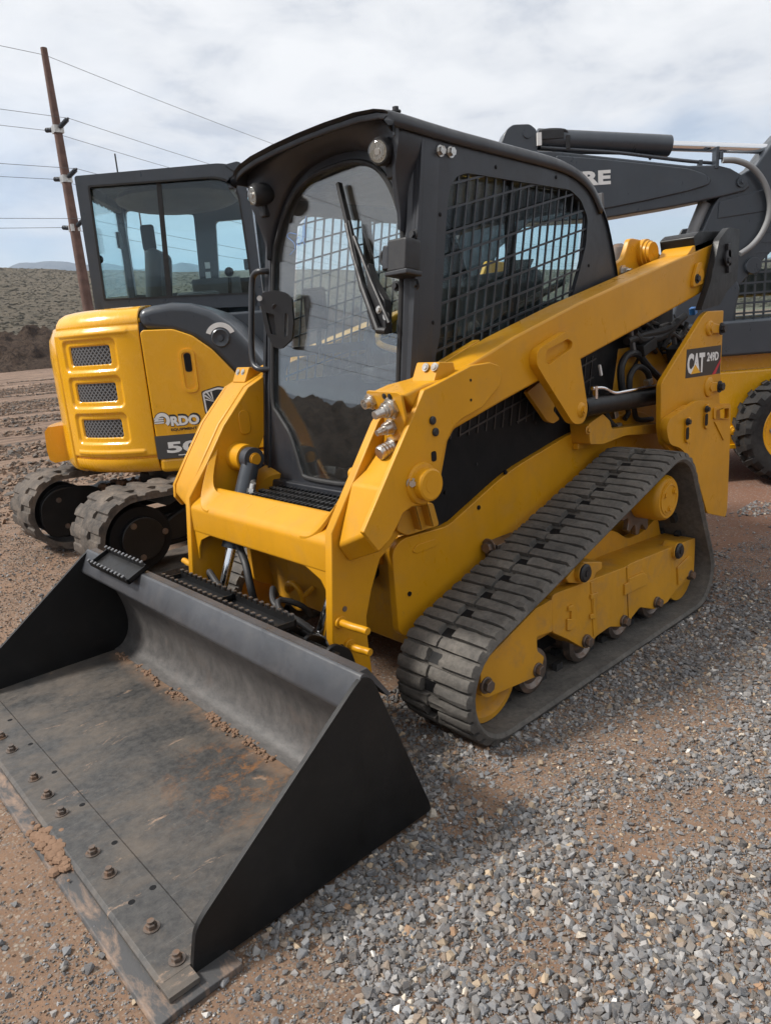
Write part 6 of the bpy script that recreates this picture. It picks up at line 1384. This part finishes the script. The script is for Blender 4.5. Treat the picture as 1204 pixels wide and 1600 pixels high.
# ================================================================== light and air
w = bpy.data.worlds.new('World'); scn.world = w; w.use_nodes = True; nt = w.node_tree; nt.nodes.clear()
SUN_EL, SUN_AZ = R(48), R(-35)      # azimuth from +X towards +Y
sun_dir = Vector((math.cos(SUN_EL)*math.cos(SUN_AZ), math.cos(SUN_EL)*math.sin(SUN_AZ), math.sin(SUN_EL)))
sk = nt.nodes.new('ShaderNodeTexSky'); sk.sky_type = 'NISHITA'; sk.sun_disc = False; sk.sun_elevation = SUN_EL; sk.sun_rotation = math.atan2(sun_dir.x, sun_dir.y)
bg1 = nt.nodes.new('ShaderNodeBackground'); bg1.inputs['Strength'].default_value = .10; L(nt, sk, 0, bg1, 0)
tc = nt.nodes.new('ShaderNodeTexCoord'); sp_ = N(nt, 'SeparateXYZ'); L(nt, tc, 'Generated', sp_, 0)
# cloud deck: directions projected onto a flat layer overhead, so clouds shrink towards the horizon
ad = nt.nodes.new('ShaderNodeMath'); ad.operation = 'ADD'; L(nt, sp_, 'Z', ad, 0); ad.inputs[1].default_value = .16
dv = N(nt, 'VectorMath', _operation='DIVIDE'); L(nt, tc, 'Generated', dv, 0); cb_ = N(nt, 'CombineXYZ')
for i in range(3): L(nt, ad, 0, cb_, i)
L(nt, cb_, 0, dv, 1)
n1 = noise(nt, None, .95, 9, .52, .25); L(nt, dv, 0, n1, 'Vector')
n2 = noise(nt, None, 2.6, 9, .6, .3); mp2 = N(nt, 'Mapping'); mp2.inputs['Location'].default_value = (3.1, 1.7, .4); L(nt, dv, 0, mp2, 0); L(nt, mp2, 0, n2, 'Vector')
cover = ramp(nt, n1, 'Fac', [(.40, 0), (.56, 1)])
low = N(nt, 'MapRange'); L(nt, sp_, 'Z', low, 0); low.inputs[1].default_value = .05; low.inputs[2].default_value = .30; low.inputs[3].default_value = .0; low.inputs[4].default_value = .97
cv = nt.nodes.new('ShaderNodeMath'); cv.operation = 'ADD'; cv.use_clamp = True; L(nt, low, 0, cv, 0)
cm_ = nt.nodes.new('ShaderNodeMath'); cm_.operation = 'MULTIPLY'; L(nt, cover, 0, cm_, 0); cm_.inputs[1].default_value = .55; L(nt, cm_, 0, cv, 1)
shade = ramp(nt, n2, 'Fac', [(.34, (.46, .475, .505)), (.45, (.62, .62, .622)), (.60, (.72, .712, .70))])
bg2 = nt.nodes.new('ShaderNodeBackground'); bg2.inputs['Strength'].default_value = .90; L(nt, shade, 0, bg2, 0)
mx = nt.nodes.new('ShaderNodeMixShader'); L(nt, cv, 0, mx, 0); L(nt, bg1, 0, mx, 1); L(nt, bg2, 0, mx, 2)
wo_ = nt.nodes.new('ShaderNodeOutputWorld'); L(nt, mx, 0, wo_, 0)
ld = bpy.data.lights.new('sun', 'SUN'); ld.energy = 3.0; ld.angle = R(10); ld.color = (1, .955, .89)
so_ = bpy.data.objects.new('sun', ld); COL.objects.link(so_); so_.rotation_euler = (-sun_dir).to_track_quat('-Z', 'Y').to_euler()
vs_ = scn.view_settings; scn.display_settings.display_device = 'sRGB'; vs_.view_transform = 'Standard'; vs_.look = 'None'; vs_.exposure = .76; vs_.gamma = 1
scn.cycles.use_denoising = True; scn.cycles.max_bounces = 10; scn.cycles.transparent_max_bounces = 24; scn.cycles.caustics_reflective = False; scn.cycles.caustics_refractive = False
